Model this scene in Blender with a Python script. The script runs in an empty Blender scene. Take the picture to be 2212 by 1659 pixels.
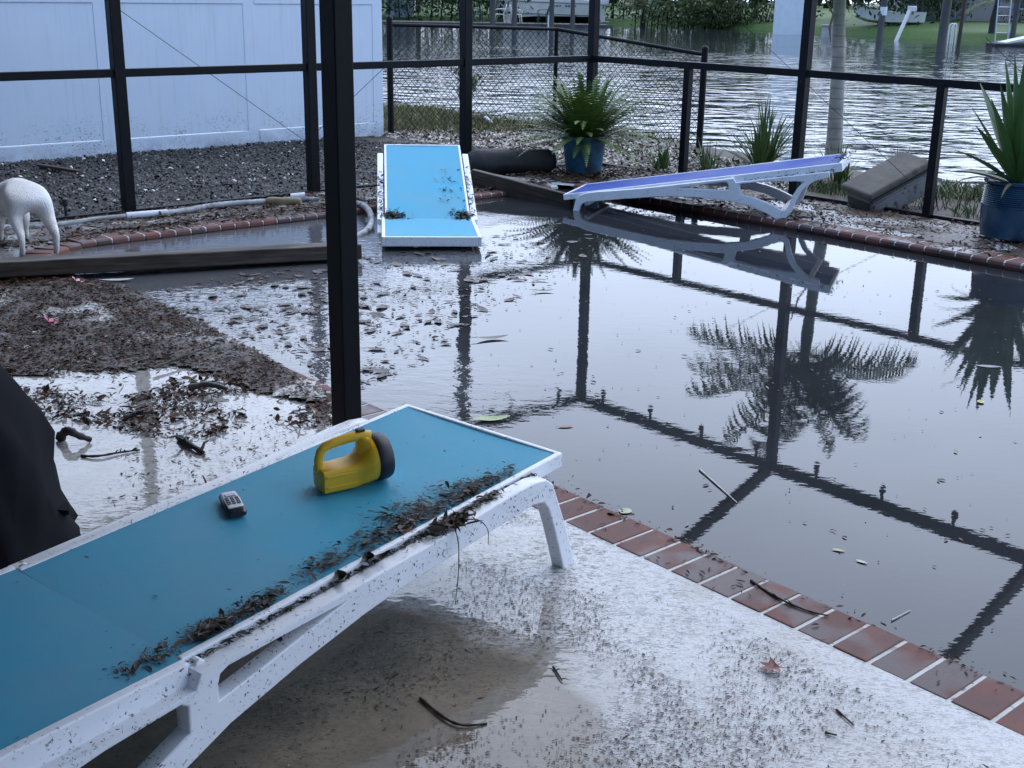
import bpy, bmesh, math, random
import numpy as np
from mathutils import Vector, Matrix
R = math.radians
random.seed(7); rng = np.random.default_rng(7)
scene = bpy.context.scene
COL = scene.collection

# ------------------------------------------------------------------ camera
CAMZ = 1.48
PITCH, ROLL, FPX = R(17.7935), R(0.9363), 2638.95      # focal length in pixels of a 2212 x 1659 frame
_fwd = Vector((0, math.cos(PITCH), -math.sin(PITCH)))
_up0 = Vector((0, math.sin(PITCH), math.cos(PITCH)))
_rt = Vector((math.cos(ROLL), 0, 0)) + math.sin(ROLL) * _up0
_up = -math.sin(ROLL) * Vector((1, 0, 0)) + math.cos(ROLL) * _up0
cam_d = bpy.data.cameras.new("camera")
cam_d.sensor_fit = 'HORIZONTAL'; cam_d.sensor_width = 36.0
cam_d.lens = 36.0 * FPX / 2212.0
cam_d.clip_start = 0.05; cam_d.clip_end = 2000
cam = bpy.data.objects.new("camera", cam_d)
COL.objects.link(cam)
m = Matrix((_rt, _up, -_fwd)).transposed().to_4x4()
m.translation = Vector((0, 0, CAMZ))
cam.matrix_world = m
scene.camera = cam

# ------------------------------------------------------------------ sky, sun, exposure
SUN_EL, SUN_AZ = R(56), R(40)          # high behind cloud over the canal, azimuth clockwise from +Y
world = bpy.data.worlds.new("World"); scene.world = world
world.use_nodes = True
wn, wl = world.node_tree.nodes, world.node_tree.links
wn.clear()
w_out = wn.new('ShaderNodeOutputWorld'); w_bg = wn.new('ShaderNodeBackground')
w_sky = wn.new('ShaderNodeTexSky'); w_sky.sky_type = 'NISHITA'; w_sky.sun_disc = False
w_sky.sun_elevation = SUN_EL; w_sky.sun_rotation = SUN_AZ
w_sky.air_density = 1.0; w_sky.dust_density = 1.5; w_sky.ozone_density = 3.0
w_tc = wn.new('ShaderNodeTexCoord')
w_dot = wn.new('ShaderNodeVectorMath'); w_dot.operation = 'DOT_PRODUCT'
w_dot.inputs[1].default_value = (0.50, 0.80, 0.30)
wl.new(w_tc.outputs['Generated'], w_dot.inputs[0])
w_mr = wn.new('ShaderNodeMapRange'); w_mr.interpolation_type = 'SMOOTHSTEP'
w_mr.inputs['From Min'].default_value = -0.10; w_mr.inputs['From Max'].default_value = 0.95
wl.new(w_dot.outputs['Value'], w_mr.inputs['Value'])
w_cr = wn.new('ShaderNodeMix'); w_cr.data_type = 'RGBA'      # overcast layer: blue dusk side to pale lilac side
w_cr.inputs['A'].default_value = (5.6, 8.8, 14.8, 1)
w_cr.inputs['B'].default_value = (25.8, 29.8, 38.0, 1)
wl.new(w_mr.outputs['Result'], w_cr.inputs['Factor'])
w_nz = wn.new('ShaderNodeTexNoise'); w_nz.inputs['Scale'].default_value = 2.2; w_nz.inputs['Detail'].default_value = 4
w_map = wn.new('ShaderNodeMapping'); w_map.inputs['Scale'].default_value = (1, 1, 2.4)
wl.new(w_tc.outputs['Generated'], w_map.inputs['Vector']); wl.new(w_map.outputs['Vector'], w_nz.inputs['Vector'])
w_nr = wn.new('ShaderNodeMapRange'); w_nr.inputs['From Min'].default_value = 0.3; w_nr.inputs['From Max'].default_value = 0.7
w_nr.inputs['To Min'].default_value = 0.88; w_nr.inputs['To Max'].default_value = 1.12
wl.new(w_nz.outputs['Fac'], w_nr.inputs['Value'])
w_mul = wn.new('ShaderNodeMix'); w_mul.data_type = 'RGBA'; w_mul.blend_type = 'MULTIPLY'; w_mul.inputs['Factor'].default_value = 1
wl.new(w_cr.outputs['Result'], w_mul.inputs['A']); wl.new(w_nr.outputs['Result'], w_mul.inputs['B'])
w_mix = wn.new('ShaderNodeMix'); w_mix.data_type = 'RGBA'; w_mix.inputs['Factor'].default_value = 0.86
wl.new(w_sky.outputs['Color'], w_mix.inputs['A']); wl.new(w_mul.outputs['Result'], w_mix.inputs['B'])
wl.new(w_mix.outputs['Result'], w_bg.inputs['Color'])
w_bg.inputs['Strength'].default_value = 0.1
wl.new(w_bg.outputs['Background'], w_out.inputs['Surface'])

sun_d = bpy.data.lights.new("sun", 'SUN'); sun_d.energy = 0.45; sun_d.angle = R(18); sun_d.color = (1.0, 0.95, 0.93)
sun = bpy.data.objects.new("sun", sun_d); COL.objects.link(sun)
_sd = Vector((math.sin(SUN_AZ) * math.cos(SUN_EL), math.cos(SUN_AZ) * math.cos(SUN_EL), math.sin(SUN_EL)))
sun.rotation_euler = _sd.to_track_quat('Z', 'Y').to_euler(); sun.location = (0, 0, 30)
scene.view_settings.view_transform = 'Standard'; scene.view_settings.look = 'None'
scene.view_settings.exposure = 0.0; scene.view_settings.gamma = 1.0
scene.cycles.use_denoising = True
scene.cycles.max_bounces = 8

# ------------------------------------------------------------------ helpers
def ray(sx, sy):
    return _fwd + _rt * ((sx - 1106.0) / FPX) - _up * ((sy - 829.5) / FPX)
def at(sx, sy, z=0.0):
    d = ray(sx, sy); t = (z - CAMZ) / d.z
    return Vector((0, 0, CAMZ)) + d * t
def atD(sx, sy, D):
    d = ray(sx, sy); return Vector((0, 0, CAMZ)) + d * (D / d.y)
C0 = Vector((0.6786, 11.3656, 0))
_ua = R(-48.7)
U = Vector((math.cos(_ua), math.sin(_ua), 0)); V = Vector((-U.y, U.x, 0))
def uv(u, v, z=0.0): return C0 + U * u + V * v + Vector((0, 0, z))
def to_uv(p): d = Vector((p[0], p[1], 0)) - C0; return d.dot(U), d.dot(V)
UVROT = Matrix.Rotation(_ua, 3, 'Z')

def tag(o, label=None, cat=None, group=None, kind=None):
    if label: o['label'] = label
    if cat: o['category'] = cat
    if group: o['group'] = group
    if kind: o['kind'] = kind
    return o
MW = {}
def thing(name, label, cat, M=None, group=None):
    M = M or Matrix.Identity(4)
    o = bpy.data.objects.new(name, None); o.empty_display_size = 0.1
    COL.objects.link(o); o.matrix_world = M; MW[o.name] = M.copy()
    return tag(o, label, cat, group)
def TR(p, rz=0.0, ry=0.0, rx=0.0):
    return Matrix.Translation(Vector(p)) @ Matrix.Rotation(rz, 4, 'Z') @ Matrix.Rotation(ry, 4, 'Y') @ Matrix.Rotation(rx, 4, 'X')

class MB:
    def __init__(s): s.v = []; s.f = []; s.mi = []; s.cur = 0; s.c = None
    def add(s, vs, fs):
        b = len(s.v); s.v += [tuple(v) for v in vs]
        for f in fs: s.f.append([b + i for i in f]); s.mi.append(s.cur)
        return s
    def box(s, c, size, rot=None):
        c = Vector(c); h = [x * .5 for x in size]; vs = []
        for sx in (-1, 1):
            for sy in (-1, 1):
                for sz in (-1, 1):
                    q = Vector((sx * h[0], sy * h[1], sz * h[2]))
                    if rot is not None: q = rot @ q
                    vs.append(c + q)
        return s.add(vs, [(0, 1, 3, 2), (4, 6, 7, 5), (0, 4, 5, 1), (2, 3, 7, 6), (0, 2, 6, 4), (1, 5, 7, 3)])
    def bar(s, a, b, w, h, up=Vector((0, 0, 1))):
        a, b = Vector(a), Vector(b); d = (b - a); L = d.length; d.normalize()
        y = up.cross(d)
        if y.length < 1e-4: y = Vector((0, 1, 0)).cross(d)
        y.normalize(); z = d.cross(y)
        return s.box((a + b) / 2, (L, w, h), Matrix((d, y, z)).transposed())
    def tube(s, pts, r, n=8, cap=True, flat=1.0):
        pts = [Vector(p) for p in pts]; k = len(pts)
        rr = r if isinstance(r, (list, tuple)) else [r] * k
        t0 = (pts[1] - pts[0]).normalized()
        nrm = t0.cross(Vector((0, 0, 1)))
        if nrm.length < 1e-3: nrm = t0.cross(Vector((0, 1, 0)))
        nrm.normalize(); vs = []
        for i, p in enumerate(pts):
            t = (pts[min(i + 1, k - 1)] - pts[max(i - 1, 0)])
            if t.length < 1e-9: t = t0
            t = t.normalized(); nrm = (nrm - t * nrm.dot(t))
            nrm.normalize(); bn = t.cross(nrm)
            for j in range(n):
                a = 2 * math.pi * j / n
                vs.append(p + nrm * (rr[i] * math.cos(a)) + bn * (rr[i] * flat * math.sin(a)))
        fs = [(i * n + j, i * n + (j + 1) % n, (i + 1) * n + (j + 1) % n, (i + 1) * n + j) for i in range(k - 1) for j in range(n)]
        if cap: fs += [tuple(range(n))[::-1], tuple(range((k - 1) * n, k * n))]
        return s.add(vs, fs)
    def rings(s, rings, cap=True):
        n = len(rings[0]); vs = [p for r_ in rings for p in r_]; k = len(rings)
        fs = [(i * n + j, i * n + (j + 1) % n, (i + 1) * n + (j + 1) % n, (i + 1) * n + j) for i in range(k - 1) for j in range(n)]
        if cap: fs += [tuple(range(n))[::-1], tuple(range((k - 1) * n, k * n))]
        return s.add(vs, fs)
    def lathe(s, prof, n=32, c=(0, 0, 0), cap=True):
        c = Vector(c)
        return s.rings([[c + Vector((r * math.cos(2 * math.pi * j / n), r * math.sin(2 * math.pi * j / n), z)) for j in range(n)] for r, z in prof], cap)
    def prism(s, poly, z0, z1):
        n = len(poly)
        vs = [(p[0], p[1], z0) for p in poly] + [(p[0], p[1], z1) for p in poly]
        return s.add(vs, [tuple(range(n))[::-1], tuple(range(n, 2 * n))] + [(i, (i + 1) % n, n + (i + 1) % n, n + i) for i in range(n)])

def mk(name, me, mats, parent=None, bevel=0, smooth=None):
    for m_ in (mats if isinstance(mats, (list, tuple)) else [mats]): me.materials.append(m_)
    if smooth is not None:
        me.polygons.foreach_set('use_smooth', [True] * len(me.polygons))
        if smooth < 179: me.set_sharp_from_angle(angle=R(smooth))
    o = bpy.data.objects.new(name, me); COL.objects.link(o)
    if parent is not None: o.parent = parent
    if bevel:
        b = o.modifiers.new('bevel', 'BEVEL'); b.width = bevel; b.segments = 2; b.limit_method = 'ANGLE'; b.angle_limit = R(35)
        b.use_clamp_overlap = True
    return o
def build(name, mb, mats, parent=None, world=False, bevel=0, smooth=None):
    """one mesh object; world=True when the vertices are world coordinates and a parent Empty must be undone"""
    me = bpy.data.meshes.new(name)
    vs = mb.v
    if world and parent is not None:
        root = parent
        while root.parent is not None: root = root.parent
        inv = MW[root.name].inverted(); vs = [tuple(inv @ Vector(v)) for v in vs]
    me.from_pydata(vs, [], mb.f); me.update()
    bm = bmesh.new(); bm.from_mesh(me); bmesh.ops.recalc_face_normals(bm, faces=bm.faces)
    bm.to_mesh(me); bm.free()
    if any(mb.mi): me.polygons.foreach_set('material_index', mb.mi)
    return mk(name, me, mats, parent, bevel, smooth)
def np_mesh(name, verts, faces, mats, parent=None, colors=None, smooth=None):
    """fast mesh from arrays: verts (n,3), faces (m,k), colors per face (m,3)"""
    me = bpy.data.meshes.new(name)
    n, (mm, k) = len(verts), faces.shape
    me.vertices.add(n); me.vertices.foreach_set('co', np.asarray(verts, np.float32).ravel())
    me.loops.add(mm * k); me.loops.foreach_set('vertex_index', faces.astype(np.int32).ravel())
    me.polygons.add(mm); me.polygons.foreach_set('loop_start', np.arange(0, mm * k, k, dtype=np.int32))
    me.update(calc_edges=True)
    if colors is not None:
        ca = me.attributes.new('tint', 'FLOAT_COLOR', 'FACE')
        ca.data.foreach_set('color', np.hstack([colors, np.ones((mm, 1))]).astype(np.float32).ravel())
    return mk(name, me, mats, parent, 0, smooth)

# ---------------------------------------------------------------- node materials
class NM:
    def __init__(s, name):
        s.m = bpy.data.materials.new(name); s.m.use_nodes = True
        s.nt = s.m.node_tree; s.n = s.nt.nodes; s.l = s.nt.links
        s.b = s.n['Principled BSDF']; s.geo = None
    def new(s, t, **kw):
        nd = s.n.new(t)
        for k, v in kw.items(): setattr(nd, k, v)
        return nd
    def link(s, a, b): s.l.new(a, b)
    def coord(s, world=True, scale=None, rot=None):
        if world: o = s.new('ShaderNodeNewGeometry').outputs['Position']
        else: o = s.new('ShaderNodeTexCoord').outputs['Object']
        if scale is not None or rot is not None:
            mp = s.new('ShaderNodeMapping')
            if rot is not None: mp.inputs['Rotation'].default_value = rot
            if scale is not None: mp.inputs['Scale'].default_value = scale
            s.link(o, mp.inputs['Vector']); o = mp.outputs['Vector']
        return o
    def noise(s, scale, detail=3, vec=None, rough=.55, dist=0):
        nd = s.new('ShaderNodeTexNoise'); nd.inputs['Scale'].default_value = scale; nd.inputs['Detail'].default_value = detail
        nd.inputs['Roughness'].default_value = rough; nd.inputs['Distortion'].default_value = dist
        if vec is not None: s.link(vec, nd.inputs['Vector'])
        return nd.outputs['Fac']
    def rng(s, v, a, b, c=0.0, d=1.0, smooth=False):
        nd = s.new('ShaderNodeMapRange'); nd.clamp = True
        if smooth: nd.interpolation_type = 'SMOOTHSTEP'
        s.link(v, nd.inputs['Value'])
        for k, x in zip(('From Min', 'From Max', 'To Min', 'To Max'), (a, b, c, d)): nd.inputs[k].default_value = x
        return nd.outputs['Result']
    def math(s, op, a, b=None):
        nd = s.new('ShaderNodeMath', operation=op)
        for i, x in enumerate((a, b)):
            if x is None: continue
            if isinstance(x, (int, float)): nd.inputs[i].default_value = x
            else: s.link(x, nd.inputs[i])
        return nd.outputs[0]
    def mix(s, f, a, b, mode='MIX'):
        nd = s.new('ShaderNodeMix', data_type='RGBA', blend_type=mode)
        for k, x in (('Factor', f), ('A', a), ('B', b)):
            if isinstance(x, (int, float)): nd.inputs[k].default_value = x
            elif isinstance(x, tuple): nd.inputs[k].default_value = (*x, 1) if len(x) == 3 else x
            else: s.link(x, nd.inputs[k])
        return nd.outputs['Result']
    def bump(s, h, strength=.5, dist=.01, normal=None):
        nd = s.new('ShaderNodeBump'); nd.inputs['Strength'].default_value = strength; nd.inputs['Distance'].default_value = dist
        s.link(h, nd.inputs['Height'])
        if normal is not None: s.link(normal, nd.inputs['Normal'])
        return nd.outputs['Normal']
    def set(s, color=None, rough=None, spec=None, normal=None, ior=None, metal=None, coat=None, sss=None):
        for k, x in (('Base Color', color), ('Roughness', rough), ('Specular IOR Level', spec), ('Normal', normal), ('IOR', ior), ('Metallic', metal), ('Coat Weight', coat)):
            if x is None: continue
            if isinstance(x, (int, float)): s.b.inputs[k].default_value = x
            elif isinstance(x, tuple): s.b.inputs[k].default_value = (*x, 1) if len(x) == 3 else x
            else: s.link(x, s.b.inputs[k])
        return s.m

def simple(name, col, rough=.5, var=.18, scale=6, bump=0, bscale=40, dirt=None, dscale=30, dthr=.62, spec=.5, metal=None, stretch=None, sheen=None):
    """base colour broken by two noises, optional specks of dirt, optional bump"""
    k = NM(name); vec = k.coord(False, scale=stretch)
    f = k.noise(scale, 5, vec)
    c = k.mix(k.rng(f, .3, .7), tuple(x * (1 - var) for x in col), tuple(min(1, x * (1 + var)) for x in col))
    if dirt:
        d1 = k.noise(dscale, 4, vec, .6); d2 = k.noise(dscale * .12, 2, vec)
        msk = k.math('MULTIPLY', k.rng(d1, dthr, dthr + .05), k.rng(d2, .40, .62))
        c = k.mix(msk, c, dirt)
    r = k.rng(f, .2, .8, max(.02, rough - .08), min(1, rough + .1))
    nrm = k.bump(k.noise(bscale, 4, vec), .6, bump) if bump else None
    return k.set(color=c, rough=r, spec=spec, normal=nrm, metal=metal)
def tinted(name, rough=.55, mult=1.0, var=.25, spec=.5, trans=0):
    """colour carried by the mesh's own per-face tint, broken up by noise"""
    k = NM(name)
    a = k.new('ShaderNodeAttribute', attribute_name='tint').outputs['Color']
    f = k.noise(25, 3, k.coord(True))
    c = k.mix(k.rng(f, .3, .7), k.mix(1.0, a, (1 - var,) * 3, 'MULTIPLY'), k.mix(1.0, a, (1 + var,) * 3, 'MULTIPLY'))
    if trans: k.b.inputs['Transmission Weight'].default_value = 0
    return k.set(color=c, rough=rough, spec=spec)

BROWN = (.035, .022, .016)
M = {}
M['black_metal'] = simple('black_powder_coated_aluminium', (.0055, .006, .008), .5, .3, 9, .0006, 60, dirt=(.07, .05, .04), dscale=45, dthr=.66, spec=.18)
M['post_paint'] = simple('black_painted_post', (.0045, .005, .0065), .45, .3, 5, .0008, 50, dirt=(.04, .035, .03), dscale=30, dthr=.68, spec=.15)
M['vinyl'] = None
M['white_plastic'] = simple('white_resin_with_mud_specks', (.80, .81, .83), .32, .05, 5, .0003, 80, dirt=(.06, .045, .038), dscale=120, dthr=.60)
M['white_clean'] = simple('white_plastic', (.78, .79, .80), .4, .06, 4)
M['hose'] = simple('mud_streaked_white_hose', (.36, .365, .365), .65, .3, 10, dirt=(.035, .027, .022), dscale=26, dthr=.50)
def fabric(name, col, spec=.22):
    k = NM(name); vec = k.coord(False)
    f = k.noise(3.0, 5, vec); g = k.noise(900, 1, vec); d = k.noise(55, 4, vec, .6)
    c = k.mix(k.rng(f, .3, .7), tuple(x * .93 for x in col), tuple(x * 1.07 for x in col))
    c = k.mix(k.rng(g, .35, .65, 0, .22), c, tuple(x * .55 for x in col))
    c = k.mix(k.rng(k.noise(1.8, 5, vec, .6), .50, .72, 0, .20), c, (.24, .27, .26))
    c = k.mix(k.rng(d, .70, .76, 0, .85), c, (.03, .025, .02))
    w1 = k.new('ShaderNodeTexWave'); w1.inputs['Scale'].default_value = 260; k.link(vec, w1.inputs['Vector'])
    w2 = k.new('ShaderNodeTexWave', bands_direction='Y'); w2.inputs['Scale'].default_value = 260; k.link(vec, w2.inputs['Vector'])
    h = k.math('ADD', w1.outputs['Fac'], w2.outputs['Fac'])
    return k.set(color=c, rough=k.rng(f, .3, .7, .48, .6), spec=spec, normal=k.bump(h, .25, .0006))
M['teal'] = fabric('teal_sling_fabric', (.048, .325, .475))
M['blue'] = fabric('bright_blue_sling_fabric', (.055, .36, .52))
M['violet'] = fabric('violet_blue_sling_fabric', (.035, .075, .32), .08)
M['yellow'] = simple('yellow_moulded_plastic', (.74, .43, .02), .38, .06, 7, .0002, 120)
M['black_rubber'] = simple('dark_rubber', (.012, .013, .018), .5, .2, 12)
M['leaf'] = tinted('wet_dead_leaves', .55, spec=.22)
M['grass'] = tinted('grass_blades', .5)
M['foliage'] = tinted('green_leaves', .65, spec=.2)
M['pebble'] = tinted('wet_pebbles', .5, spec=.4)
M['shell'] = tinted('crushed_shell', .6)
M['bark'] = simple('dark_wet_bark', (.028, .025, .022), .7, .5, 9, .012, 22, stretch=(1, 1, .25))
def wood_mat(name, a, b, c3):
    k = NM(name); v = k.coord(False, scale=(.9, 14, 14)); f = k.noise(4, 6, v, .65, .4); g = k.noise(2.2, 4, k.coord(False, scale=(1, 3, 3)))
    c = k.mix(k.rng(f, .3, .7), a, b); c = k.mix(k.rng(g, .50, .70, 0, .7), c, c3)
    return k.set(color=c, rough=k.rng(g, .3, .7, .4, .75), spec=.3, normal=k.bump(f, .7, .006))
M['wood_grey'] = wood_mat('weathered_grey_timber', (.06, .052, .045), (.16, .14, .12), (.05, .04, .03))
M['wood_dark'] = wood_mat('soaked_dark_timber', (.022, .016, .011), (.105, .080, .060), (.03, .022, .016))

def brick_mat():
    k = NM('red_clay_brick'); gi = k.new('ShaderNodeNewGeometry'); p = k.coord(True)
    rnd = gi.outputs['Random Per Island']
    c = k.mix(rnd, (.13, .045, .033), (.205, .080, .060))
    f = k.noise(14, 5, p); c = k.mix(k.rng(f, .35, .7), c, (.115, .062, .052))
    w = k.noise(3.0, 3, p)
    wet = k.rng(w, .50, .58)
    c = k.mix(k.math('MULTIPLY', wet, .7), c, (.055, .042, .042))
    s = k.noise(120, 3, p, .6); c = k.mix(k.rng(s, .66, .72, 0, .8), c, BROWN)
    return k.set(color=c, rough=k.mix(wet, (.62, .62, .62), (.28, .28, .28)), spec=.25, normal=k.bump(k.noise(160, 4, p), .35, .0015))
M['brick'] = brick_mat()
M['grout'] = simple('white_grout', (.52, .51, .48), .6, .15, 20, .001, 90, dirt=(.10, .09, .08), dscale=22, dthr=.55)

def deck_mat():
    """cream cool-deck coating, wet, with silt, dark specks and standing puddles"""
    k = NM('cream_deck_coating'); p = k.coord(True)
    sx = k.new('ShaderNodeSeparateXYZ'); k.link(p, sx.inputs[0])
    big = k.noise(1.1, 4, p); mid = k.noise(5, 5, p, .6)
    c = k.mix(k.rng(big, .35, .65), (.50, .495, .485), (.65, .645, .64))
    c = k.mix(k.rng(mid, .52, .72, 0, .45), c, (.42, .36, .29))
    # silty drift under the near lounger: a tan stain with its own outline
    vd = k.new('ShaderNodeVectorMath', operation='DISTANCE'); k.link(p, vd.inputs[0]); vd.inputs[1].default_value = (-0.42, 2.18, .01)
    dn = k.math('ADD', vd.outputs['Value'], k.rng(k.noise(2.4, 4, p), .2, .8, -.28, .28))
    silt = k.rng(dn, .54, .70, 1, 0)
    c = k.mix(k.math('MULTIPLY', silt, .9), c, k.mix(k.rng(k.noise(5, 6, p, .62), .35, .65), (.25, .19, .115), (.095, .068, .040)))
    # smeared knock-down specks of debris
    q = k.coord(True, scale=(1, 2.2, 1), rot=(0, 0, R(25)))
    near_l = k.rng(k.math('ADD', sx.outputs['X'], k.rng(k.noise(1.3, 3, p), .3, .7, -.3, .3)), .20, 1.0, 1, .30)
    zone = k.math('MULTIPLY', k.rng(k.noise(2.6, 4, p), .40, .60), near_l)
    s1 = k.math('MULTIPLY', k.rng(k.noise(40, 6, q, .72), .515, .58), k.rng(zone, 0, 1, .30, 1))
    s2 = k.math('MULTIPLY', k.rng(k.noise(120, 4, q, .65), .555, .60), k.rng(zone, 0, 1, .35, 1))
    c = k.mix(k.math('MULTIPLY', s1, .9), c, (.13, .11, .095))
    c = k.mix(k.math('MULTIPLY', s2, .9), c, (.045, .036, .03))
    # puddles: left flood (x < -0.25) and under the lounger
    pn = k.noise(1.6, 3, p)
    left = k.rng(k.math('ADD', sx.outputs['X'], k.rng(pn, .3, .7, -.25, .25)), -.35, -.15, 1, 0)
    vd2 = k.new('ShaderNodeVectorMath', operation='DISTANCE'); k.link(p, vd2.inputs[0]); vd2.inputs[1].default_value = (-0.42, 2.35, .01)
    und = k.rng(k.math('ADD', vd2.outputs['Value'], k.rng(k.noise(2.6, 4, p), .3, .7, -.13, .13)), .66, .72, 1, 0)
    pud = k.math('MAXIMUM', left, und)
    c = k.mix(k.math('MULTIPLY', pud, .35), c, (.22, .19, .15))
    rough = k.mix(pud, k.mix(k.rng(mid, .35, .65), (.38, .38, .38), (.20, .20, .20)), (.02, .02, .02))
    tex = k.math('ADD', k.noise(90, 4, q, .6), k.noise(28, 3, q))
    rip = k.noise(14, 2, k.coord(True, scale=(1, 2.5, 1), rot=(0, 0, R(-35))))
    nb = k.new('ShaderNodeMix', data_type='VECTOR')
    k.link(pud, nb.inputs[0]); k.link(k.bump(tex, .55, .004), nb.inputs[4]); k.link(k.bump(rip, .12, .004), nb.inputs[5])
    return k.set(color=c, rough=rough, spec=.5, normal=nb.outputs[1])
M['deck'] = deck_mat()
def muck_mat():
    k = NM('muddy_leaf_covered_deck'); p = k.coord(True)
    a = k.noise(2.2, 5, p, .6); b = k.noise(30, 5, p, .65)
    c = k.mix(k.rng(b, .35, .65), (.026, .016, .009), (.085, .052, .032))
    gap = k.rng(a, .57, .63)
    c = k.mix(gap, c, (.50, .47, .43))
    r = k.mix(gap, (.45, .45, .45), (.08, .08, .08))
    return k.set(color=c, rough=r, normal=k.bump(b, .8, .012), spec=.4)
M['muck'] = muck_mat()
def pool_mat():
    k = NM('still_murky_pool_water'); p = k.coord(True)
    q = k.coord(True, scale=(1, 1.6, 1))
    sx = k.new('ShaderNodeSeparateXYZ'); k.link(p, sx.inputs[0])
    lf = k.rng(k.math('ADD', sx.outputs['X'], k.rng(k.noise(1.2, 3, p), .3, .7, -.4, .4)), -1.0, .15, 1, 0, True)
    amp = k.math('ADD', k.rng(k.noise(.55, 2, p), .42, .62, .15, .52), k.math('MULTIPLY', lf, 3.8))
    h = k.math('MULTIPLY', k.math('ADD', k.noise(11, 2, q), k.math('MULTIPLY', k.noise(38, 2, q), .25)), amp)
    c = k.mix(k.rng(k.noise(1.4, 4, p), .3, .7), (.020, .021, .023), (.032, .034, .037))
    c = k.mix(k.math('MULTIPLY', lf, .8), c, (.115, .115, .12))
    c = k.mix(k.rng(k.noise(60, 3, p), .72, .76, 0, .35), c, (.20, .19, .17))
    return k.set(color=c, rough=.012, ior=1.385, spec=.5, normal=k.bump(h, .10, .006))
M['pool'] = pool_mat()
def canal_mat():
    k = NM('wind_rippled_canal_water'); p = k.coord(True)
    sx = k.new('ShaderNodeSeparateXYZ'); k.link(p, sx.inputs[0])
    q = k.coord(True, scale=(.75, 1.15, 1), rot=(0, 0, R(14)))
    gust = k.rng(k.noise(.16, 3, p), .32, .68, .55, 1.15)
    yy = k.math('ADD', sx.outputs['Y'], k.math('MULTIPLY', sx.outputs['X'], -.55))
    lee = k.rng(k.math('ADD', yy, k.rng(k.noise(.22, 3, p), .3, .7, -7, 7)), 16, 46, 1, .20, True)   # sheltered by the far bank
    h = k.math('ADD', k.noise(1.9, 1.5, q, .45, .7), k.math('MULTIPLY', k.noise(6.0, 2, q, .5, .4), .13))
    h = k.math('MULTIPLY', h, k.math('MULTIPLY', gust, lee))
    return k.set(color=(.026, .032, .036), rough=.05, ior=1.333, spec=.5, normal=k.bump(h, .42, .18))
M['canal'] = canal_mat()
def vinyl_mat():
    k = NM('white_vinyl_boards'); vec = k.coord(False)
    sep = k.new('ShaderNodeSeparateXYZ'); k.link(vec, sep.inputs[0])
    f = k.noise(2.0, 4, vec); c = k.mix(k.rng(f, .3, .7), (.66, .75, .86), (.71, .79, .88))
    st = k.noise(5, 3, k.coord(False, scale=(4, 4, .25))); c = k.mix(k.rng(st, .56, .75, 0, .3), c, (.50, .50, .50))
    hz = k.math('MULTIPLY', k.rng(sep.outputs['Z'], .10, .42, 1, 0), k.rng(k.noise(45, 5, k.coord(False, scale=(1, 1, 1.8)), .65), .56, .62))
    hz = k.math('MULTIPLY', hz, k.rng(k.noise(3, 3, vec), .42, .58))
    c = k.mix(hz, c, (.05, .04, .038))
    low = k.rng(sep.outputs['Z'], 0, .16, .5, 0); c = k.mix(k.math('MULTIPLY', low, k.rng(k.noise(9, 4, vec), .4, .6)), c, (.16, .13, .11))
    return k.set(color=c, rough=.4)
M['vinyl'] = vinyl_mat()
def soil_mat(name, a, b, c3, s=22):
    k = NM(name); p = k.coord(True)
    f = k.noise(s, 5, p, .65); g = k.noise(1.3, 4, p)
    c = k.mix(k.rng(f, .32, .68), a, b); c = k.mix(k.rng(g, .5, .68, 0, .6), c, c3)
    return k.set(color=c, rough=.7, normal=k.bump(f, .8, .02), spec=.3)
M['gravel_bed'] = soil_mat('dark_gravel_bed', (.020, .018, .016), (.055, .049, .044), (.045, .036, .027))
M['soil'] = soil_mat('muddy_bank', (.045, .034, .026), (.13, .105, .08), (.06, .07, .03))
M['lawn'] = soil_mat('lawn', (.045, .095, .018), (.085, .15, .03), (.075, .10, .03), 8)
M['far_soil'] = soil_mat('far_bank_soil', (.05, .045, .035), (.10, .085, .06), (.04, .055, .025), 3)

# ---------------------------------------------------------------- scatter helpers
LEAF = np.array([(-.5, 0, 0), (-.12, .24, .06), (.22, .19, .05), (.5, 0, -.02), (.22, -.19, .05), (-.12, -.24, .06)])
LEAFF = np.array([(0, 1, 2, 3), (0, 3, 4, 5)])
def rotmats(n, tilt, yaw=None):
    a = rng.uniform(0, 2 * np.pi, n) if yaw is None else yaw
    b = rng.normal(0, tilt, n); c_ = rng.normal(0, tilt, n)
    ca, sa, cb, sb, cc, sc = np.cos(a), np.sin(a), np.cos(b), np.sin(b), np.cos(c_), np.sin(c_)
    Z = np.zeros(n); O = np.ones(n)
    Rz = np.stack([ca, -sa, Z, sa, ca, Z, Z, Z, O], 1).reshape(n, 3, 3)
    Ry = np.stack([cb, Z, sb, Z, O, Z, -sb, Z, cb], 1).reshape(n, 3, 3)
    Rx = np.stack([O, Z, Z, Z, cc, -sc, Z, sc, cc], 1).reshape(n, 3, 3)
    return Rz @ Ry @ Rx
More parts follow.
